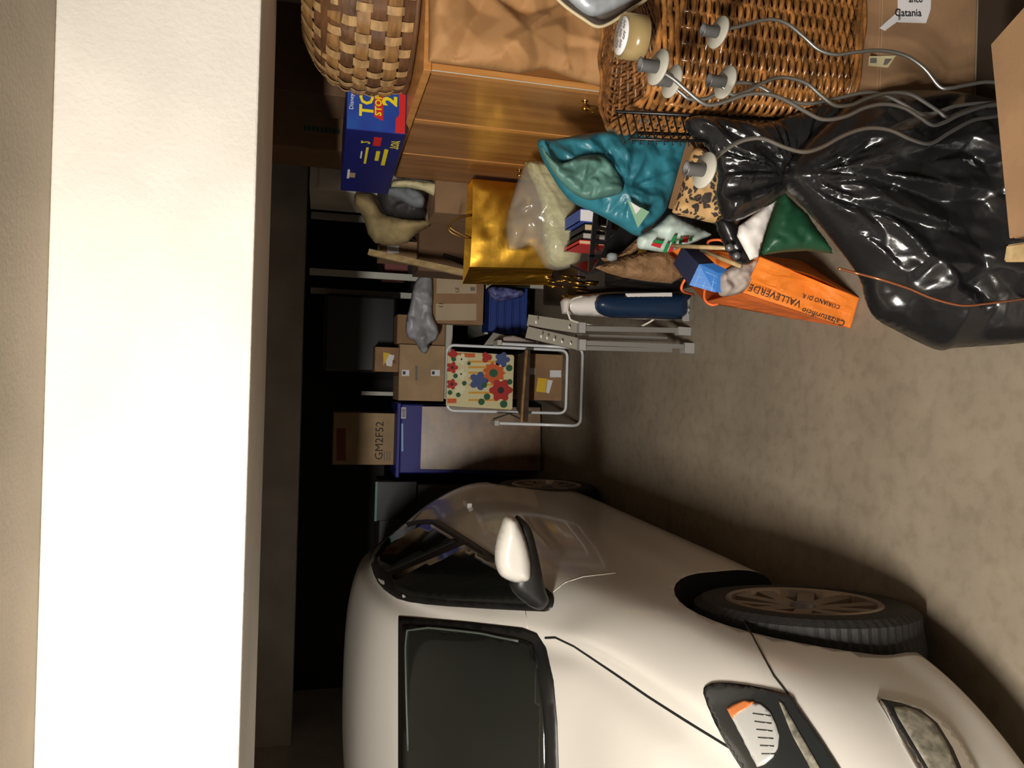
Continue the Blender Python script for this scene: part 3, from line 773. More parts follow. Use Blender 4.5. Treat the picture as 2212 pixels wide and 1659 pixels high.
# packing tape roll
tp = P(1344, 77, 1.60)
tc_ = tag(lathe('tape_roll', [(.024, 0), (.046, 0), (.048, .002), (.048, -.048), (.046, -.050), (.024, -.050), (.024, 0)], tp, 'tape_tan'), 'roll of tan packing tape lying flat on the wicker hamper', 'tape')
tc_.data.transform(Matrix.Translation(-tp)); tc_.location = tp; bpy.context.view_layer.update()
lathe('paper_disc', [(0, .003), (.040, .003), (.0405, .0), (0, .0)], tp, 'label_white', tc_, 32)
for k, (u, v) in enumerate(((-.028, -.004), (-.004, -.004), (.018, -.004), (-.02, .016), (.006, .016), (-.018, -.024), (.006, -.024))):
    txt('logo_print', 'dp', .02, tp+Vector((u, v, .0032)), (1, 0, 0), (0, 1, 0), 'ink_grey', tc_, off=.0003)
# dark tray with foil
ty = rootE('serving_tray', (.95, 1.72, .90), 'grey tray holding crumpled foil at the top right edge above the tape', 'tray')
to = [(1170, -40), (1215, 8), (1262, 42), (1290, 57), (1318, 50), (1360, 22), (1400, -5), (1440, -50)]
pillow('tray_body', to, 1.72, .05, 'tray_grey', ty, 7, .002, back=.3)
pillow('foil_sheet', [(1190, -50), (1232, 4), (1270, 33), (1300, 32), (1345, 12), (1385, -12), (1400, -50)], 1.66, .03, 'foil', ty, 5, .006)
tube('tray_edge', [P(x, y, 1.655) for x, y in to], .004, 'tape_core', ty, 6, 5)

# kraft paper
kp = tag(pillow('kraft_paper', [(925, -70), (926, 60), (925, 134), (985, 140), (1060, 150), (1120, 158), (1180, 148), (1230, 168), (1296, 188), (1322, 160), (1352, 130), (1356, 60), (1330, -70)], 2.36, .07, 'kraft', None, 6, .05, freq=1/105, sm=False, back=.4, seed=4, rim=50), 'crumpled sheet of brown kraft paper hanging over the wardrobe end', 'paper')

# black wire rack
rk = rootE('wire_rack', (.78, 1.83, 0), 'black wire rack beside the wicker hamper', 'rack')
def rail(name, a, b, Y, r=.004): tube(name, [P(*a, Y), P(*b, Y)], r, 'wire_black', rk, 6)
rail('rail', (1398, 178), (2160, 204), 1.80); rail('rail', (1330, 241), (1760, 262), 1.76, .0045)
rail('rail', (1361, 300), (1560, 306), 1.70); rail('rail', (1376, 287), (1560, 293), 1.74)
for k in range(38):
    x = 1392+k*18.0
    if x > 2080: break
    tube('wire', [P(x+8, 179+(x-1398)*.034, 1.80), P(x-6, 244+(x-1330)*.05, 1.762), P(x-10, 268+(x-1330)*.05, 1.76)], .0013, 'pewter', rk, 5)
for k in range(12):
    x = 1332+k*17.5
    tube('wire', [P(x, 242+k*.9, 1.76), P(x+16, 311+k*.6, 1.69), P(x+42, 285+k*.4, 1.74)], .0022, 'wire_black', rk, 5)

# candelabrum
ca = rootE('candelabrum', (.66, 1.44, 0), 'silver metal candelabrum with five wavy arms in front of the black bags', 'candelabrum')
arms = [
 (1.50, (1530, 70), [(1550,68),(1597,57),(1659,42),(1700,51),(1739,82),(1768,107),(1804,118),(1847,113),(1900,109),(1953,119),(1996,147),(2028,186),(2049,191),(2092,183),(2141,177),(2200,190)], 88),
 (1.44, (1545, 178), [(1556,182),(1583,205),(1618,195),(1649,178),(1690,167),(1740,179),(1772,205),(1804,228),(1842,226),(1872,213),(1921,201),(1964,203),(1996,220),(2028,241),(2047,254),(2081,241),(2113,230),(2143,228),(2200,222)], 180),
 (1.36, (1400, 145), [(1418,148),(1454,170),(1485,197),(1515,221),(1536,227),(1567,219),(1608,205),(1649,202),(1690,213),(1740,241),(1778,258),(1825,252),(1868,233),(1911,225),(1953,233),(1985,252),(2013,270),(2039,265),(2080,245),(2143,226),(2200,222)], 145),
 (1.47, (1430, 176), [(1445,178),(1474,203),(1491,214),(1526,213),(1556,197),(1587,180),(1618,180),(1649,191),(1679,209),(1740,224),(1804,213),(1868,200),(1911,205),(1953,226),(1985,245),(2017,245),(2060,230),(2103,224),(2143,222),(2200,222)], 176),
 (1.30, (1500, 368), [(1515,365),(1537,350),(1560,329),(1589,310),(1618,300),(1650,300),(1694,318),(1736,328),(1775,318),(1824,292),(1873,277),(1922,281),(1970,302),(2010,310),(2052,286),(2101,260),(2146,252),(2205,240)], 368)]
jn = P(2215, 225, 1.42)
for (Yc, cp, pts, yy) in arms:
    q = []
    for i, (x, y) in enumerate(pts):
        t = i/(len(pts)-1); q.append(P(x, y, Yc+(1.42-Yc)*max(0, t-.3)/.7))
    am = tube('arm', q+[jn], .0042, 'silver', ca, 8, 4)
    top = q[0]
    cpz = P(cp[0]+22, cp[1], Yc)
    dirv = Vector((0, 0, 1)); 
    lathe('drip_disc', [(0, -.004), (.033, -.003), (.034, 0), (.033, .003), (0, .002)], cpz, 'disc_white', am, 28, 'Z', Matrix.Rotation(math.radians(9), 4, 'X') @ Matrix.Rotation(math.radians(7), 4, 'Y'))
    lathe('candle_cup', [(0, .002), (.0125, .003), (.0125, .036), (.0145, .038), (.0105, .038), (.0095, .012), (0, .012)], cpz, 'pewter', am, 22)
tube('stem', [jn, (jn.x, jn.y, .03)], .008, 'silver', ca, 10)
lathe('base', [(0, .0), (.085, .0), (.085, .006), (.06, .016), (.015, .026), (0, .03)], (jn.x, jn.y, 0.001), 'silver', ca, 36)

# black refuse bags
gb = rootE('garbage_bag', (.45, 1.6, 0), 'bulging shiny black garbage bag on the floor, copper cord across it', 'bag')
main = [(1690,378),(1730,318),(1790,262),(1840,222),(1900,200),(1990,195),(2090,205),(2200,240),(2330,330),(2420,480),(2420,620),(2330,710),(2230,738),(2120,748),(2060,752),(2030,757),(1990,742),(1940,716),(1895,690),(1872,650),(1858,600),(1800,520),(1740,450),(1700,408)]
pillow('bag_body', main, 1.63, .17, 'bag_black', gb, 5.5, .015, freq=1/85, center=(1695, 385), fan=27, fanamp=.036, rim=210, back=.35, seed=2, Yf=lambda v: (lambda b: (1.63+b-math.sqrt((1.63-b)**2+.02))/2)(PZ(v[0], v[1], .014).y) if ray(v[0], v[1]).z < 0 else 1.6)
neck = [(1480,268),(1500,250),(1560,254),(1640,266),(1720,245),(1800,212),(1880,200),(1930,230),(1850,300),(1760,350),(1712,400),(1680,432),(1640,455),(1590,478),(1560,468),(1548,420),(1552,370),(1530,318),(1500,300)]
pillow('bag_neck', neck, 1.72, .07, 'bag_black', gb, 5, .013, freq=1/50, center=(1702, 385), fan=24, fanamp=.018, rim=60, seed=5)
tag(tube('copper_cord', [P(x, y, 1.40) if x < 1900 else P(x, y, 1.36) for x, y in [(1812,580),(1850,590),(1900,603),(1960,622),(2010,643),(2060,657),(2090,660),(2130,656),(2180,650),(2260,640)]], .0028, 'copper', None, 6, 5), 'thin copper coloured cord lying across the black garbage bag', 'cord')

# white + green bags tucked under black neck
tag(pillow('white_bag', [(1686,412),(1664,470),(1648,520),(1638,556),(1620,562),(1592,510),(1596,488),(1610,478),(1650,445)], 1.80, .02, 'white_plastic', None, 5, .008, sm=False, back=.6), 'crisp white plastic bag corner between black bag and orange bag', 'bag')
tag(pillow('green_bag', [(1686,410),(1740,460),(1790,530),(1800,548),(1740,542),(1690,545),(1642,552),(1660,490)], 1.86, .05, 'green_plastic', None, 6, .008, sm=False), 'smooth dark green plastic bag between the white bag and black bag', 'bag')
bt = rootE('black_bottles', P(1585, 530, 1.95), 'glossy black hair-tool case peeking out beside the white bag', 'case')
pillow('case_body', [(1545,480),(1570,470),(1600,500),(1628,560),(1610,572),(1592,566),(1570,540)], 1.93, .04, 'black_plastic', bt, 5, .002)
for (x, y) in ((1577, 534), (1592, 552)): lathe('end_cap', [(0, .006), (.009, .006), (.010, 0), (.010, -.01), (0, -.01)], P(x, y, 1.87), 'pewter', bt, 16, 'Y', Matrix.Rotation(math.pi, 4, 'Z'))
bt.name = 'black_case'
for i, q in enumerate((((1455, 531), (1575, 536)), ((1515, 540), (1600, 575)))):
    tag(tube('wooden_rod', [P(*q[0], 2.12+.02*i), P(*q[1], 1.93)], .0065, 'raw_wood', None, 8), ('upper' if i == 0 else 'lower')+' pale wooden rod sticking out of the orange bag', 'rod', 'wooden rods in the orange bag')
tag(pillow('leopard_cloth', [(1470,410),(1492,330),(1512,318),(1530,330),(1560,380),(1585,430),(1600,470),(1592,486),(1572,505),(1548,486),(1520,478),(1480,468),(1452,458)], 1.98, .05, 'leopard', None, 6, .012), 'leopard print cloth wrapped in clear film below the candle cup', 'cloth')
tag(hexa('brown_box', [P(1520,345,2.05), P(1485,300,2.05), P(1485,300,2.2), P(1520,345,2.2)], [P(1470,455,2.04), P(1443,450,2.04), P(1443,450,2.2), P(1470,455,2.2)], 'kraft_bag', None, .002), 'narrow brown box edge between the teal bag and leopard cloth', 'box')

# teal bag
te = rootE('teal_bag', P(1320, 400, 2.3), 'teal blue plastic shopping bag draped in front of the wardrobe', 'bag')
pillow('bag_body', [(1162,303),(1200,300),(1260,290),(1330,282),(1400,288),(1478,300),(1480,330),(1466,380),(1448,430),(1440,455),(1420,480),(1400,500),(1376,510),(1340,490),(1290,462),(1240,440),(1215,415),(1195,385),(1172,345)], 2.30, .08, 'teal', te, 5, .024, freq=1/42, center=(1345, 415), fan=14, fanamp=.014, seed=3)
pillow('bag_inside', [(1168,312),(1190,340),(1215,352),(1255,338),(1295,335),(1320,352),(1340,385),(1345,410),(1335,420),(1300,428),(1270,432),(1235,415),(1200,380),(1178,345)], 2.20, .035, 'teal_inner', te, 4, .026, freq=1/38, seed=8)
plate('print_panel', [P(1355, 432, 2.165), P(1402, 458, 2.165), P(1378, 492, 2.165)], 'mint', te, .0015)
plate('print_panel', [P(1362, 436, 2.16), P(1384, 450, 2.16), P(1374, 462, 2.16)], 'label_white', te, .001)
txt('bag_print', 'HOME CORNER', .022, P(1340, 388, 2.17), P(1440, 370, 2.17)-P(1340, 388, 2.17), P(1390, 360, 2.17)-P(1390, 390, 2.17), 'navy', te, off=.004) if False else None

# grocery bag white / red / green
gr = rootE('grocery_bag', P(1450, 500, 2.2), 'pale grocery bag with red and green logo print above the orange bag', 'bag')
pillow('bag_body', [(1450,462),(1480,478),(1536,505),(1520,515),(1470,535),(1440,545),(1400,540),(1378,535),(1378,512),(1400,500),(1430,478)], 2.20, .04, 'grocery', gr, 5, .012)
def gp(pts, m): plate('logo_print', [P(x, y, 2.142) for x, y in pts], m, gr, .0012)
gp([(1406,530),(1410,524),(1430,528),(1426,536)], 'red_print'); gp([(1412,523),(1416,518),(1434,522),(1431,527)], 'green_print')
gp([(1432,545),(1440,526),(1446,526),(1440,546)], 'green_print'); gp([(1448,522),(1456,509),(1462,509),(1456,526)], 'green_print')
gp([(1442,546),(1450,528),(1458,530),(1452,544)], 'red_print'); gp([(1474,524),(1475,512),(1487,512),(1486,524)], 'red_print'); gp([(1466,528),(1468,514),(1474,514),(1473,528)], 'green_print'); gp([(1488,522),(1489,513),(1496,514),(1495,520)], 'green_print')

# orange bag
ob = rootE('orange_bag', (.32, 2.25, 0), 'bright orange paper shopping bag with dark printing on the floor', 'bag')
rC = PZ(1605, 632, .345); rD = PZ(1642, 556, .36); rB = PZ(1525, 652, .365); rA = PZ(1440, 558, .42); rA2 = PZ(1458, 530, .43)
bN = PZ(1838, 709, .004); bR = PZ(1856, 645, .004); bFL = Vector((bN.x+.05, bN.y+.28, .004)); bFR = Vector((bR.x+.16, bR.y+.30, .004))
rAm = (rA+rB)/2
def sheet(name, q, mat, parent, n=26, amp=.010, seed=1, th=.0012, nrm=None, fold=None):
    a, b, c, d = [Vector(v) for v in q]; V = []; Fc = []
    nn = (b-a).cross(d-a).normalized()
    if nn.dot(O3-a) < 0: nn = -nn
    for i in range(n+1):
        for j in range(n+1):
            u, v = i/n, j/n; p = a*(1-u)*(1-v)+b*u*(1-v)+c*u*v+d*(1-u)*v
            k = min(1, 8*min(u, 1-u, v, 1-v)+.0)
            h = amp*k*(ridge((u, v), 2.2, seed)-.4+.5*(ridge((u, v), 6, seed+2)-.4))
            if fold: h += fold(u, v)
            q_ = p+nn*h
            if q_.z < .003: q_.z = .003
            V.append(q_)
    for i in range(n):
        for j in range(n): Fc.append((i*(n+1)+j, (i+1)*(n+1)+j, (i+1)*(n+1)+j+1, i*(n+1)+j+1))
    m = len(V); V += [p-nn*th*2 for p in V]; Fc += [tuple(x+m for x in reversed(f)) for f in Fc[:]]
    return mesh(name, V, Fc, mat, parent, False)
sheet('front_panel', (rC, bN, bR, rD), 'orange_paper', ob, 26, .012, 2, fold=lambda u, v: -.03*math.exp(-((u-.55)/.22)**2-((v-.75)/.3)**2))
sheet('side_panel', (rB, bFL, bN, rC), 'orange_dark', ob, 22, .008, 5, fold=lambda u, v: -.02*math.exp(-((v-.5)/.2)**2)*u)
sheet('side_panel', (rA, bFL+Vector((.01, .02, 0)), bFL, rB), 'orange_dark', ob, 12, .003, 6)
sheet('back_panel', (rA2, bFR, bFL+Vector((.01, .02, 0)), rA), 'orange_paper', ob, 14, .004, 7)
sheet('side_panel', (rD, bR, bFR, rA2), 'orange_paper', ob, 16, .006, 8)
hexa('bottom', [bN, bR, bFR, bFL], [p+Vector((0, 0, .004)) for p in (bN, bR, bFR, bFL)], 'orange_dark', ob)
dirt = (rC-bN).normalized(); upt = (bN-bR).normalized()
def ft(u, v, h=.012):
    p = rC*(1-u)*(1-v)+bN*u*(1-v)+bR*u*v+rD*(1-u)*v
    nn = (bN-rC).cross(rD-rC).normalized(); nn = nn if nn.dot(O3-p) > 0 else -nn
    return p+nn*h
txt('bag_print', 'Calzaturificio', .027, ft(.93, .24), dirt, upt, 'ink', ob)
txt('bag_print', 'VALLEVERDE', .03, ft(.50, .36, .010), dirt, upt, 'ink', ob)
txt('bag_print', 'CORIANO DI R.', .018, ft(.84, .64, .012), dirt, upt, 'ink', ob)
tube('handle', [PZ(1497, 636, .368), P(1474, 628, 2.24), P(1476, 610, 2.22), P(1497, 583, 2.2), P(1506, 588, 2.18), P(1522, 612, 2.14), P(1522, 645, 2.12), P(1536, 658, 2.10), P(1551, 656, 2.10)], .0042, 'cord_orange', ob, 8, 5)
tube('handle', [rA2*.55+rD*.45+Vector((0, 0, -.004)), P(1530, 522, 2.15), P(1560, 520, 2.1), rA2*.3+rD*.7], .004, 'cord_orange', ob, 8, 5)
gbx = rootE('gift_box', (.36, 2.3, .2), 'blue checked gift box standing inside the orange bag', 'box')
ga, gb2, gc, gd = P(1510, 570, 2.12), P(1552, 590, 2.10), P(1545, 632, 2.10), P(1488, 616, 2.14)
back = Vector((0, .14, -.10)); dnv = Vector((0.02, .0, -.16))
hexa('lid', [p+dnv*.3 for p in (ga, gb2, gc, gd)], [ga, gb2, gc, gd], 'grid_blue', gbx, .001)
ha, hb = P(1473, 532, 2.28), P(1454, 570, 2.30)
hexa('box_body', [ga+dnv*.32, gd+dnv*.32, hb+dnv*.3, ha+dnv*.3], [ga+Vector((0, .004, -.001)), gd+Vector((0, .004, -.001)), hb, ha], 'grid_navy', gbx, .001)
nn = (gb2-ga).cross(gd-ga).normalized(); nn = nn if nn.y < 0 or nn.z > 0 else -nn
nn = nn if nn.dot(O3-ga) > 0 else -nn
for f in (.2, .52, .85):
    tube('check_line', [ga.lerp(gd, f)+nn*.001, gb2.lerp(gc, f)+nn*.001], .0009, 'grid_line', gbx, 4); tube('check_line', [ga.lerp(gb2, f)+nn*.001, gd.lerp(gc, f)+nn*.001], .0009, 'grid_line', gbx, 4)
tag(pillow('tissue_bundle', [(1555,590),(1590,568),(1620,562),(1642,558),(1625,600),(1606,630),(1570,640),(1553,636),(1550,610)], 2.12, .05, 'tissue', None, 5, .016), 'grey tissue wrapped bundle inside the orange bag', 'bundle')

# near carton at lower right corner
nb = rootE('cardboard_box', (.5, 1.0, 0), 'light brown cardboard box nearest the camera at the lower right corner', 'box')
zt = .305
q1 = PZ(2180, 515, zt); q2 = PZ(2140, 96, zt); q3 = PZ(2212, 15, zt); q3b = q2+(q3-q2)*3.2; q4 = q1+Vector((q3b-q2))
q4 = Vector((q1.x+.03, q1.y-.42, zt)); q3c = q2+(q3-q2).normalized()*.42
hexa('body', [Vector((p.x, p.y, .003)) for p in (q1, q2, q3c, q4)], [Vector((p.x, p.y, zt-.006)) for p in (q1, q2, q3c, q4)], 'cardboard', nb, .003)
hexa('flap', [Vector((p.x, p.y, zt-.005)) for p in (q1, q2, q3c, q4)], [Vector((p.x, p.y, zt)) for p in (q1, q2, q3c, q4)], 'cardboard', nb, .001)
wk = PZ(2185, 545, .30)
tag(hexa('wood_block', [wk+Vector((-.06, -.30, 0)), wk+Vector((.0, -.30, 0)), wk+Vector((.012, -.005, 0)), wk+Vector((-.02, 0, 0))], [wk+Vector((-.06, -.30, .02)), wk+Vector((.0, -.30, .02)), wk+Vector((.012, -.005, .02)), wk+Vector((-.02, 0, .02))], 'raw_wood', None, .003), 'pale wood offcut beside the nearest cardboard box at the right edge', 'wood')

# ================================================================ MIDDLE
# dark chest carrying gold bag + crate
ch = rootE('storage_chest', (.72, 3.5, 0), 'dark chest with brass fittings under the gold foil bag', 'chest')
box('body', .42, .96, 3.34, 3.9, 0, .475, 'dark_brown', ch, .01)
rn = random.Random(4)
for k in range(26):
    y = rn.uniform(596, 642); x = 1170+rn.uniform(0, 130)*(1-(y-590)/90)+rn.uniform(-6, 10)
    p = P(x, y, 3.32); L_ = rn.uniform(.012, .05)
    q = tube('brass_fitting', [p, p+Vector((0, 0, -L_*1.3))], rn.uniform(.003, .0048), 'brass', ch, 6)
X0, X1, Z0, Z1 = prect(1018, 1210, 395, 583, 3.55)
gg = rootE('gold_bag', ((X0+X1)/2, 3.62, Z0), 'shiny gold foil gift bag with cord handle beside the wardrobe', 'bag')
fa, fb, fc, fd = Vector((X0, 3.55, Z1)), Vector((X0+.02, 3.55, Z0)), Vector((X1, 3.55, Z0)), Vector((X1, 3.55, Z1))
sheet('front_panel', (fa, fb, fc, fd), 'gold', gg, 26, .012, 3, fold=lambda u, v: .05*math.sin(math.pi*v)**.7*(.4+.6*u)).data.polygons.foreach_set('use_smooth', [True]*(26*26*2))
bk_ = Vector((-.065, .13, .01))
ms = sheet('side_panel', (fa+bk_, fb+bk_, fb, fa), 'gold', gg, 12, .006, 4, fold=lambda u, v: -.03*math.exp(-((v-.5)/.25)**2)*u)
sheet('back_panel', (fa+bk_, fb+bk_, fc+Vector((0, .13, 0)), fd+Vector((0, .13, 0))), 'gold', gg, 8, .003, 5)
sheet('side_panel', (fd, fc, fc+Vector((0, .13, 0)), fd+Vector((0, .13, 0))), 'gold', gg, 8, .003, 6)
tube('handle', [P(1020, 462, 3.54), P(1000, 466, 3.53), P(975, 478, 3.53), P(968, 490, 3.53), P(975, 502, 3.53), P(1000, 513, 3.53), P(1020, 515, 3.54)], .0024, 'brass', gg, 8, 5)
tube('handle', [P(1020, 516, 3.66), P(1000, 508, 3.66), P(978, 496, 3.66), P(972, 488, 3.66), P(985, 474, 3.66), P(1020, 466, 3.66)], .0022, 'brass', gg, 8, 5)
o = tube('logo_frame', [P(1098, 536, 3.535), P(1098, 556, 3.535), P(1102, 561, 3.535), P(1138, 561, 3.535), P(1143, 556, 3.535), P(1143, 538, 3.535)], .0012, 'dark_brown', gg, 5)
txt('logo_print', 'N', .04, P(1126, 548, 3.535), (1, 0, 0), (0, 0, 1), 'dark_brown', gg, off=.002)

# clear bag with pale yellow textile
cb = rootE('clear_bag', P(1180, 470, 3.0), 'clear plastic bag of folded pale yellow linen in front of the gold bag', 'bag')
pillow('folded_linen', [(1135,352),(1175,354),(1200,368),(1225,405),(1245,450),(1254,520),(1254,555),(1235,572),(1205,578),(1180,560),(1172,500),(1168,440),(1155,400)], 3.02, .08, 'pale_yellow', cb, 5, .012, freq=1/40, center=(1150, 350), fan=16, fanamp=.02)
pillow('film', [(1142,350),(1180,352),(1205,370),(1232,410),(1250,460),(1256,520),(1256,556),(1237,576),(1205,584),(1178,578),(1160,550),(1146,532),(1125,538),(1100,540),(1093,512),(1094,470),(1108,420),(1122,380)], 2.98, .10, 'film', cb, 5, .03, freq=1/55, seed=6)

# black crate with books
cr_ = rootE('book_crate', (.5, 2.75, .35), 'black slatted plastic crate of books between the clear bag and teal bag', 'crate')
CY = 2.62
box('lower_body', .50, .86, 2.66, 2.96, .0, .43, 'black_plastic', cr_, .01)
box('lower_body', .455, .80, 2.97, 3.30, .0, .36, 'black_plastic', cr_, .01)
CA = [P(1283, 450, CY), P(1390, 500, CY), P(1372, 560, CY), P(1270, 585, CY)]
def cq(u, v): return CA[0].lerp(CA[3], u).lerp(CA[1].lerp(CA[2], u), v)
for v in (0, .28, .62): plate('slat', [cq(0, v), cq(1, v), cq(1, v+.09), cq(0, v+.09)], 'black_plastic', cr_, .005, (0, -1, 0))
for u in (0, .25, .5, .75): plate('slat', [cq(u, 0), cq(u+.06, 0), cq(u+.06, 1), cq(u, 1)], 'black_plastic', cr_, .005, (0, -1, 0))
plate('lower_panel', [cq(.45, .35), cq(1.0, .1), cq(1, 1), cq(0, 1), cq(0, .62)], 'black_plastic', cr_, .006, (0, -1, 0))
plate('side_panel', [P(1270, 590, CY), P(1372, 562, CY), P(1300, 560, CY+.2), P(1232, 574, CY+.2)], 'black_plastic', cr_, .005)
books = [('blue_grey paperback with a blue cover', 1252, 1288, 452, 480, 'book_blue', 'label_white'), ('tan page edged hardback', 1262, 1314, 485, 500, 'dark_grey', 'book_page'), ('white page edged thick book', 1258, 1314, 504, 518, 'dark_brown', 'book_grey'), ('red covered thin book', 1250, 1314, 520, 530, 'red', 'book_page')]
for nm_, x0, x1, y0, y1, cm, pm in books:
    X0, X1, Z0, Z1 = prect(x0, x1, y0, y1, 2.72)
    r = rootE('book', ((X0+X1)/2, 2.8, Z0), nm_+' in the black crate', 'book', 'books in the black crate')
    box('cover', X0, X0+.003, 2.72, 2.9, Z0, Z1, cm, r); box('cover', X1-.003, X1, 2.72, 2.9, Z0, Z1, cm, r); box('cover', X0, X1, 2.72, 2.9, Z1-.003, Z1, cm, r); box('pages', X0+.003, X1-.003, 2.722, 2.9, Z0, Z1-.003, pm, r)
# kraft bags
k1 = rootE('paper_bag', P(1370, 570, 2.4), 'brown paper bags lying flat below the book crate', 'bag')
pillow('bag_body', [(1285,578),(1330,560),(1390,545),(1440,540),(1460,560),(1475,598),(1450,612),(1400,608),(1350,600),(1312,590)], 2.45, .05, 'kraft_bag', k1, 6, .014, sm=False, smooth=False)
k2 = rootE('paper_bag', P(1350, 540, 2.5), 'open brown paper bag holding a small glass jar beside the crate', 'bag')
pillow('bag_body', [(1298,558),(1340,548),(1376,515),(1388,530),(1372,545),(1330,570),(1312,575)], 2.5, .03, 'kraft_bag', k2, 5, .01, sm=False, smooth=False)
lathe('jar', [(0, 0), (.014, 0), (.015, .02), (.01, .03), (0, .03)], P(1330, 556, 2.44), 'glass_clear', k2, 16)

# white and navy appliance
ap = rootE('foot_stepper', P(1480, 660, 3.2), 'upright white and navy plastic appliance with looped white cable', 'appliance')
pillow('shell', [(1210,652),(1218,642),(1260,636),(1330,630),(1440,630),(1484,634),(1490,670),(1485,690),(1440,692),(1380,690),(1300,684),(1250,682),(1214,678)], 3.24, .07, 'white_plastic', ap, 6, 0, sm=False)
pillow('navy_cover', [(1282,650),(1295,638),(1330,634),(1482,634),(1486,650),(1476,688),(1400,688),(1320,686),(1290,674),(1281,662)], 3.19, .065, 'navy', ap, 6, 0)
hexa('white_panel', [P(1452, 656, 3.14), P(1452, 632, 3.14), P(1452, 632, 3.18), P(1452, 656, 3.18)], [P(1366, 660, 3.14), P(1350, 634, 3.14), P(1350, 634, 3.18), P(1366, 660, 3.18)], 'white_plastic', ap, .002)
hexa('foot', [P(1490, 694, 3.16), P(1490, 640, 3.16), P(1490, 640, 3.3), P(1490, 694, 3.3)], [P(1474, 694, 3.16), P(1474, 640, 3.16), P(1474, 640, 3.3), P(1474, 694, 3.3)], 'cap_grey', ap, .003)
tube('cable', [P(1258, 640, 3.15), P(1234, 648, 3.15), P(1226, 666, 3.14), P(1229, 682, 3.14), P(1240, 694, 3.15), P(1300, 706, 3.2), P(1370, 708, 3.2), P(1395, 700, 3.16), P(1412, 690, 3.14)], .0045, 'white_edge', ap, 8, 5)
ap.name = 'exercise_stepper'

# folded aluminium step ladder
la = rootE('step_ladder', P(1490, 725, 3.15), 'folded aluminium step ladder with grey caps standing on the floor', 'ladder')
def bar(name, a, b, w, d, mat, parent, Ya, Yb):
    # bar from pixel a to b, width w (m) across, depth d
    A_, B_ = P(*a, Ya), P(*b, Yb); t = (B_-A_).normalized(); s = t.cross(Vector((0, 1, 0))).normalized(); n = s.cross(t)
    V = [p+s*(i*w/2)+n*(j*d/2) for p in (A_, B_) for i, j in ((-1, -1), (1, -1), (1, 1), (-1, 1))]
    return fix(mesh(name, V, BF, mat, parent))
bar('side_rail', (1140, 692), (1250, 708), .050, .02, 'alu_flat', la, 3.25, 3.18)
bar('side_rail', (1138, 718), (1250, 744), .050, .02, 'alu_flat', la, 3.22, 3.14)
bar('leg', (1258, 710), (1465, 714), .022, .022, 'aluminium', la, 3.17, 3.16); bar('leg', (1245, 727), (1440, 733), .020, .02, 'aluminium', la, 3.2, 3.2)
bar('leg', (1258, 741), (1475, 749), .020, .03, 'aluminium', la, 3.13, 3.12); bar('leg', (1258, 752), (1450, 757), .018, .02, 'aluminium', la, 3.12, 3.12)
bar('foot', (1462, 715), (1488, 717), .036, .04, 'cap_grey', la, 3.16, 3.16); bar('foot', (1474, 752), (1496, 753), .046, .05, 'cap_grey', la, 3.13, 3.13)
bar('hinge_cap', (1248, 708), (1262, 709), .044, .04, 'cap_grey', la, 3.16, 3.16); bar('hinge_cap', (1248, 745), (1262, 746), .046, .045, 'cap_grey', la, 3.12, 3.12)
for x, y in ((1157, 695), (1229, 706), (1168, 726), (1181, 729), (1196, 733), (1213, 737), (1232, 741)):
    bar('slot', (x, y-1.5), (x+1, y+4), .005, .004, 'label_white', la, 3.15 if y < 712 else 3.12, 3.15 if y < 712 else 3.12)

# folding chair
fcR = rootE('folding_chair', (0, 4.75, 0), 'white tubular folding chair with floral cushion', 'chair')
def tb(name, pts, r=.009, m='steel_tube'): return tube(name, pts, r, m, fcR, 10)
def rnd(pts, rad=.05, n=5, closed=True):
    out = []; N = len(pts)
    for i in range(N):
        if not closed and i in (0, N-1): out.append(Vector(pts[i])); continue
        a, b, c = Vector(pts[i-1]), Vector(pts[i]), Vector(pts[(i+1) % N])
        p = b+(a-b).normalized()*rad; q = b+(c-b).normalized()*rad
        for k in range(n+1):
            t = k/n; out.append(p*(1-t)**2+b*2*t*(1-t)+q*t*t)
    return out
tube('back_frame', rnd([P(966, 745, 4.9), P(1226, 757, 4.84), P(1222, 893, 4.84), P(966, 887, 4.9)], .05), .0095, 'steel_tube', fcR, 10, closed=True)
tube('leg_frame', rnd([P(1072, 742, 4.62), P(1259, 752, 4.56), P(1254, 920, 4.56), P(1066, 914, 4.62)], .05, closed=False), .0095, 'steel_tube', fcR, 10)
for (x, y) in ((1070, 742), (1064, 914)): bar('armrest', (x, y-1), (x+9, y-1), .03, .12, 'steel_white', fcR, 4.64, 4.64)
tube('hinge_strut', [P(1066, 905, 4.62), P(1100, 893, 4.85), P(1125, 905, 4.68)], .005, 'dark_grey', fcR, 6)
sA, sB, sC, sD = P(1120, 766, 4.90), P(1115, 885, 4.90), P(1131, 912, 4.60), P(1136, 756, 4.60)
hexa('seat', [p-Vector((0, 0, .03)) for p in (sA, sB, sC, sD)], [sA, sB, sC, sD], 'brown_cloth', fcR, .006)
bar('seat_front', (1137, 756), (1126, 912), .014, .02, 'splint_tan', fcR, 4.585, 4.585)
QY = 4.86
cA, cB, cC, cD = P(968, 758, QY), P(1111, 767, QY), P(1107, 885, QY), P(964, 877, QY)
cu = hexa('cushion', [cA, cB, cC, cD], [p+Vector((0, .035, 0)) for p in (cA, cB, cC, cD)], 'cream', fcR, .006)
def blob(x, y, r, mat, k=1, petals=0, inner=.0):
    V = []; n = 30
    for i in range(n):
        a = 2*math.pi*i/n; rr = r*(1 if not petals else .62+.38*abs(math.cos(petals*a/2)))
        V.append(P(x+rr*math.cos(a), y+rr*math.sin(a), QY-.0015-.0006*k))
    return V
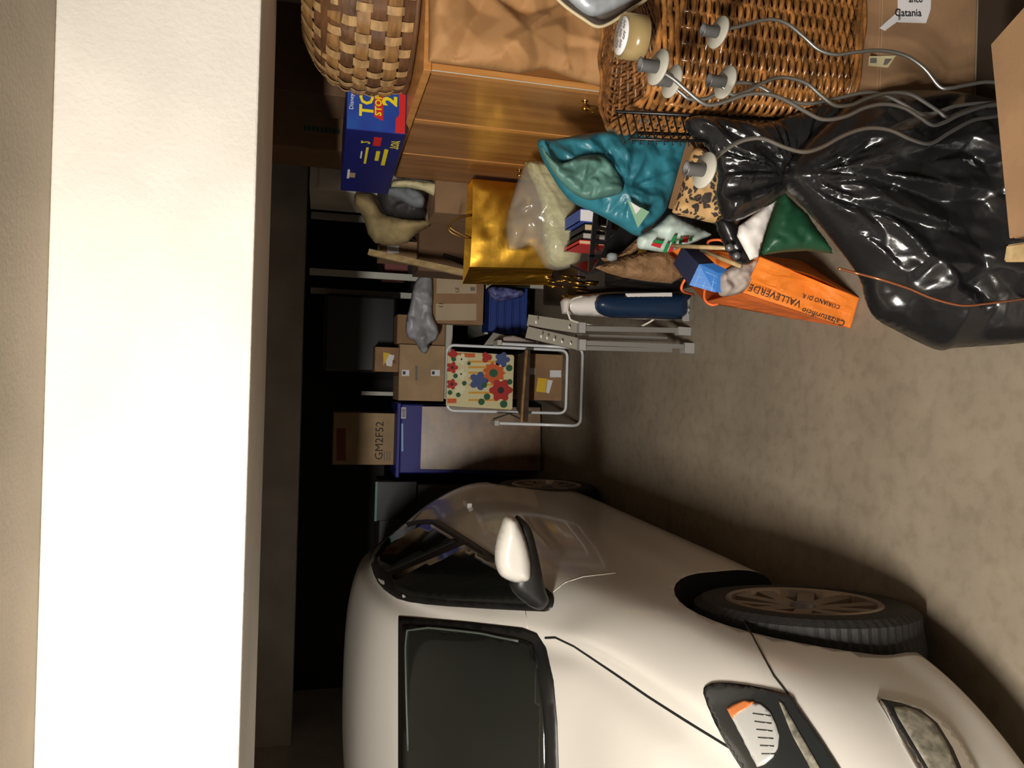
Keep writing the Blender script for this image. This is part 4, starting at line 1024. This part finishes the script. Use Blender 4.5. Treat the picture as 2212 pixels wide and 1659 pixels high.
def group(name, items, mat, k):
    for it in items:
        V = []; Fc = []
        q = blob(*it, None, k) if len(it) == 3 else blob(it[0], it[1], it[2], None, k, it[3]); b = len(V); V += q; V += [p+Vector((0, .0015, 0)) for p in q]; n = len(q)
        Fc.append(tuple(range(b, b+n))); Fc += [(b+i, b+n+i, b+n+(i+1) % n, b+(i+1) % n) for i in range(n)]
        fix(mesh(name, V, Fc, mat, cu))
for y in (779, 791, 803, 815, 829, 846, 862): plate('stripe', [P(1012, y, QY-.001), P(1075, y, QY-.001), P(1075, y+4.5, QY-.001), P(1012, y+4.5, QY-.001)], 'stripe', cu, .0006)
plate('stripe', [P(980, 762, QY-.001), P(1026, 764, QY-.001), P(1026, 772, QY-.001), P(980, 772, QY-.001)], 'f_orange', cu, .0006)
plate('stripe', [P(966, 861, QY-.001), P(986, 861, QY-.001), P(986, 871, QY-.001), P(966, 871, QY-.001)], 'f_orange', cu, .0006)
group('flower', [(977, 794, 13, 5), (976, 830, 12, 5), (978, 765, 11, 4), (1082, 843, 26, 6), (1051, 772, 12, 3)], 'f_red', 3)
group('flower', [(1067, 806, 26, 11)], 'f_orange', 2)
group('flower', [(1034, 823, 21, 5), (1085, 777, 17, 5)], 'f_blue', 2)
group('flower', [(997, 776, 13, 5), (996, 808, 13, 5), (994, 840, 12, 5)], 'f_white', 2)
group('leaf', [(1066, 806, 9), (980, 776, 5), (984, 812, 5), (1003, 828, 5), (990, 853, 5), (1052, 857, 7), (1088, 873, 8), (1100, 795, 7), (1101, 825, 6), (1040, 868, 7), (972, 848, 5), (1013, 785, 4), (1046, 832, 6)], 'f_green', 4)
group('flower_centre', [(1082, 843, 7), (977, 794, 3), (976, 830, 3), (997, 776, 2), (996, 808, 2)], 'ink', 5)

# ================================================================ BACK STORAGE
# plywood sheet
pb = tag(hexa('plywood_board', [P(1167, 1017, 5.38), P(1167, 880, 5.38), P(1167, 880, 5.41), P(1167, 1017, 5.41)], [P(908, 1013, 5.50), P(912, 878, 5.50), P(912, 878, 5.53), P(908, 1013, 5.53)], 'plywood', None, .003), 'stained plywood board leaning on the blue bin at the back', 'board')
for v in pb.data.vertices:
    if v.co.z < .02: v.co.z = .001
bb = rootE('blue_bin', (-.43, 5.8, .0), 'blue plastic storage bin behind the plywood board', 'bin')
X0, X1, Z0, Z1 = prect(855, 920, 873, 1022, 5.6)
box('body', X0, X1, 5.58, 6.0, 0, Z1-.03, 'blue_deep', bb, .01)
box('lid', X0-.03, X1+.01, 5.56, 6.02, Z1-.03, Z1, 'blue_deep', bb, .008)
plate('barcode_label', [P(864, 880, 5.575), P(877, 880, 5.575), P(877, 904, 5.575), P(864, 904, 5.575)], 'label_white', bb, .001)
for k in range(7): plate('barcode_bar', [P(868, 883+k*2.8, 5.571), P(876, 883+k*2.8, 5.571), P(876, 884.3+k*2.8, 5.571), P(868, 884.3+k*2.8, 5.571)], 'ink', bb, .0005)
plate('print_line', [P(867, 915, 5.577), P(871, 915, 5.577), P(871, 975, 5.577), P(867, 975, 5.577)], 'grid_line', bb, .0006)
r, (a, b, c, d) = carton('cardboard_box', 'cardboard box printed GM2F52 on top of the blue bin', 720, 856, 892, 1004, 5.72, .3, 'cardboard_pale', z0=Z1+.001, tape=None)
txt('print', 'GM2F52', .082, P(826, 994, 5.718), (1, 0, 0), (0, 0, 1), 'ink', r)
plate('print_bar', [P(727, 925, 5.718), P(747, 925, 5.718), P(747, 995, 5.718), P(727, 995, 5.718)], 'ink_red', r, .0008)
for k in range(3): plate('print_bar', [P(829+k*6, 975, 5.718), P(831+k*6, 975, 5.718), P(831+k*6, 995, 5.718), P(829+k*6, 995, 5.718)], 'ink_grey', r, .0008)
# steel shelf unit
su = rootE('shelf_unit', (.45, 5.6, 0), 'pale steel shelf unit full of boxes at the back', 'shelf')
for (y, Y_) in ((597, 5.25), (637, 5.9), (478, 5.25)):
    q = P(850, y, Y_); box('post', q.x-.022, q.x+.022, Y_, Y_+.03, 0, 1.69, 'steel_white', su, .002)
XA, XB_ = P(965, 862, 5.25).x, P(965, 560, 5.25).x+.35
q = P(962, 780, 5.25)
shelf1 = box('shelf', XA, XB_, 5.25, 5.9, q.z-.045, q.z, 'steel_white', su, .002)
q2_ = P(1048, 670, 5.25); box('shelf', P(1048, 722, 5.25).x, XB_, 5.25, 5.9, q2_.z-.025, q2_.z, 'steel_white', su, .002)
q = P(862, 780, 5.9)
box('post', XA, XA+.03, 5.86, 5.9, 0, 1.3, 'steel_white', su, .002)
# shelf cartons
SZ = P(962, 780, 5.25).z
r, (a, b, c, d) = carton('cardboard_box', 'flat faced cardboard box with two fish-tail tapes, centre of shelf', 862, 952, 745, 866, 5.27, .4, 'cardboard_pale', z0=SZ+.001)
r['label'] = 'tan cardboard box with two white tape tabs above the floral cushion'
for x0, x1 in ((868, 884), (931, 950)): plate('tape', [P(x0, 799, 5.268), P(x1, 799, 5.268), P(x1, 812, 5.268), P(x0, 812, 5.268)], 'label_white', r, .0008); plate('tape_print', [P((x0+2), 802, 5.266), P(x0+8, 802, 5.266), P(x0+8, 809, 5.266), P(x0+2, 809, 5.266)], 'navy', r, .0006)
plate('print_bar', [P(897, 790, 5.268), P(902, 790, 5.268), P(902, 822, 5.268), P(897, 822, 5.268)], 'ink_grey', r, .0008)
zc = d
r, (a, b, c, d) = carton('cardboard_box', 'small cardboard box with yellow and white label on top of the stack', 810, 862, 750, 803, 5.3, .25, 'cardboard', z0=zc+.001, tape=None)
plate('shipping_label', [P(828, 761, 5.298), P(835, 790, 5.298), P(846, 792, 5.298), P(852, 768, 5.298)], 'label_white', r, .0008)
plate('yellow_label', [P(828, 761, 5.296), P(828, 790, 5.296), P(836, 775, 5.296), P(842, 763, 5.296)], 'label_yellow', r, .0008)
plate('red_mark', [P(848, 778, 5.296), P(854, 778, 5.296), P(854, 785, 5.296), P(848, 785, 5.296)], 'ink_red', r, .0008)
r, q = carton('cardboard_box', 'brown cardboard box behind the grey plastic bag on the shelf', 858, 952, 681, 744, 5.3, .4, 'cardboard', z0=SZ+.001, tape=None)
r, (a, b, c, d) = carton('cardboard_box', 'cream panelled cardboard box with brown tape edges beside the gold bag', 934, 1045, 578, 700, 5.1, .12, 'cardboard', z0=None, tape=None)
def cp(x0, x1, y0, y1): plate('cream_panel', [P(x0, y0, 5.098), P(x1, y0, 5.098), P(x1, y1, 5.098), P(x0, y1, 5.098)], 'cardboard_cream', r, .0008)
cp(943, 1029, 598, 634); cp(941, 1029, 656, 692)
txt('print', 'LE', .035, P(991, 632, 5.096), (1, 0, 0), (0, 0, 1), 'ink', r); txt('print', '11', .04, P(957, 666, 5.096), (1, 0, 0), (0, 0, 1), 'ink', r)
plate('print_icon', [P(1016, 620, 5.096), P(1026, 620, 5.096), P(1026, 628, 5.096), P(1016, 628, 5.096)], 'ink_grey', r, .0005)
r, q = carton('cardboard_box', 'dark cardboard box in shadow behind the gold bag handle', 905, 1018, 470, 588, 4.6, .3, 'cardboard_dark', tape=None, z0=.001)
r, q = carton('cardboard_box', 'brown open cardboard box flap beside the wardrobe end', 940, 1022, 382, 462, 4.0, .3, 'cardboard', tape=None, z0=.001)
r, q = carton('cardboard_box', 'cardboard box with small white label under the beige bundle', 822, 905, 520, 556, 4.7, .3, 'cardboard', tape=None)
plate('paper_label', [P(836, 531, 4.698), P(862, 531, 4.698), P(862, 547, 4.698), P(836, 547, 4.698)], 'label_white', r, .001)
# beige bundle, jacket
tag(pillow('beige_bundle', [(765,418),(800,420),(815,440),(825,458),(840,465),(880,472),(915,475),(925,440),(935,470),(930,488),(900,505),(880,525),(850,530),(810,525),(795,505),(785,470),(765,440)], 4.35, .12, 'beige_cloth', None, 6, .03, sm=False), 'beige fabric bag slumped at the end of the wardrobe', 'bag')
tag(pillow('dark_bundle', [(815,415),(850,395),(900,410),(935,425),(920,445),(918,470),(880,474),(840,466),(825,450)], 4.3, .09, 'dark_grey', None, 6, .015), 'dark lining of the open bag below the toy box', 'bag')
tag(pillow('grey_jacket', [(835,405),(870,402),(905,412),(918,428),(914,448),(890,446),(860,430),(838,422)], 4.12, .05, 'grey_cloth', None, 5, .015), 'blue grey cloth folded into the open bag', 'cloth')
tag(pillow('cream_wrap', [(845,388),(880,388),(915,392),(952,396),(950,412),(938,424),(915,412),(880,405),(845,404)], 4.06, .04, 'cream', None, 5, .02, sm=False), 'crumpled cream paper above the blue grey cloth', 'paper')
# leaning pole
tag(bar('wooden_pole', (798, 545), (1012, 592), .035, .03, 'raw_wood', None, 4.5, 4.2), 'long pale wooden pole leaning beside the gold bag', 'pole')
tag(bar('wooden_pole', (890, 520), (1012, 575), .02, .02, 'dark_brown', None, 4.75, 4.5), 'thin dark stick leaning behind the pale pole', 'pole')
# grey plastic bag
tag(pillow('grey_plastic_bag', [(918,588),(932,592),(935,640),(934,680),(948,712),(942,735),(928,742),(926,755),(918,764),(908,758),(896,738),(880,728),(876,700),(885,660),(893,620),(905,598)], 5.05, .05, 'grey_film', None, 4, .035), 'crumpled pale grey plastic bag hanging in front of the shelf', 'bag')
# blue crate
bc = rootE('blue_crate', (.46, 5.1, .25), 'blue plastic crate under the shelf with vertical slats', 'crate')
X0, X1, Z0, Z1 = prect(1058, 1140, 622, 716, 5.05)
box('body', X0, X1, 5.07, 5.3, Z0, Z1, 'blue_plastic', bc, .004)
for k in range(5):
    z0_ = Z0+(Z1-Z0)*(k+.08)/5; box('slat', X0-.004, X1+.004, 5.05, 5.068, z0_, z0_+(Z1-Z0)*.15, 'blue_plastic', bc, .003)
tag(pillow('purple_bag', [(1055,622),(1075,618),(1110,622),(1130,628),(1128,640),(1100,648),(1078,652),(1060,642)], 4.95, .05, 'purple', None, 5, .015), 'shiny purple patterned bag on the blue crate', 'bag')
# under chair carton
r, (a, b, c, d) = carton('cardboard_box', 'cardboard box with yellow sticker on the floor behind the folding chair legs', 1133, 1225, 765, 865, 5.0, .35, 'cardboard', z0=.001, tape=None)
plate('sticker', [P(1162, 816, 4.998), P(1182, 818, 4.998), P(1178, 848, 4.998), P(1158, 846, 4.998)], 'label_yellow', r, .0008)
plate('sticker', [P(1183, 820, 4.998), P(1194, 822, 4.998), P(1186, 850, 4.998), P(1179, 848, 4.998)], 'label_white', r, .0008)
for x0, x1, y0, y1 in ((1135, 1156, 795, 809), (1188, 1212, 800, 815)): plate('tape', [P(x0, y0, 4.998), P(x1, y0, 4.998), P(x1, y1, 4.998), P(x0, y1, 4.998)], 'label_white', r, .0008)
# postcard house box
hb_ = rootE('picture_box', P(1120, 735, 4.75), 'white house shaped picture box beside the folding chair', 'box')
hexa('panel', [P(1175, 742, 4.7), P(1078, 722, 4.8), P(1078, 722, 4.9), P(1175, 742, 4.8)], [P(1045, 745, 4.7), P(1066, 718, 4.8), P(1066, 718, 4.9), P(1045, 745, 4.8)], 'white_edge', hb_, .002)
pillow('picture', [(1085,728),(1110,724),(1140,733),(1170,742),(1120,744),(1092,742)], 4.68, .01, 'tissue', hb_, 4, 0)
# dark things at back left
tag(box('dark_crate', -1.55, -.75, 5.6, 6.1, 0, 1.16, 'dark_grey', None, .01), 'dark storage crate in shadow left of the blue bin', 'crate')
tl = rootE('teal_crate', (-1.1, 5.4, 1.17), 'dark crate with pale teal edge in the dark behind the car', 'crate')
X0, X1, Z0, Z1 = prect(812, 900, 1040, 1125, 5.5)
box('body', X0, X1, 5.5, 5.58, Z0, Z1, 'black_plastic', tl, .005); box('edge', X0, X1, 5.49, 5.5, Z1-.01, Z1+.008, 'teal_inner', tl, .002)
# red box + dark appliances on shelf
tag(box('red_box', .72, .98, 5.4, 5.7, P(880, 620, 5.4).z, P(830, 620, 5.4).z, 'ink_red', None, .004), 'dark red box on the steel shelf above the grey bag', 'box')
tag(box('black_case', .05, .6, 5.55, 5.9, P(855, 720, 5.55).z, P(700, 720, 5.55).z, 'black_plastic', None, .02), 'black case in shadow on top of the shelf stack', 'case')

# ceiling lamp above and behind the camera
lm = rootE('ceiling_lamp', (-0.95, -0.42, 2.285), 'flat ceiling lamp above the entrance behind the camera', 'lamp')
box('housing', -1.25, -.65, -.50, -.38, 2.24, 2.285, 'white_plastic', lm, .004)
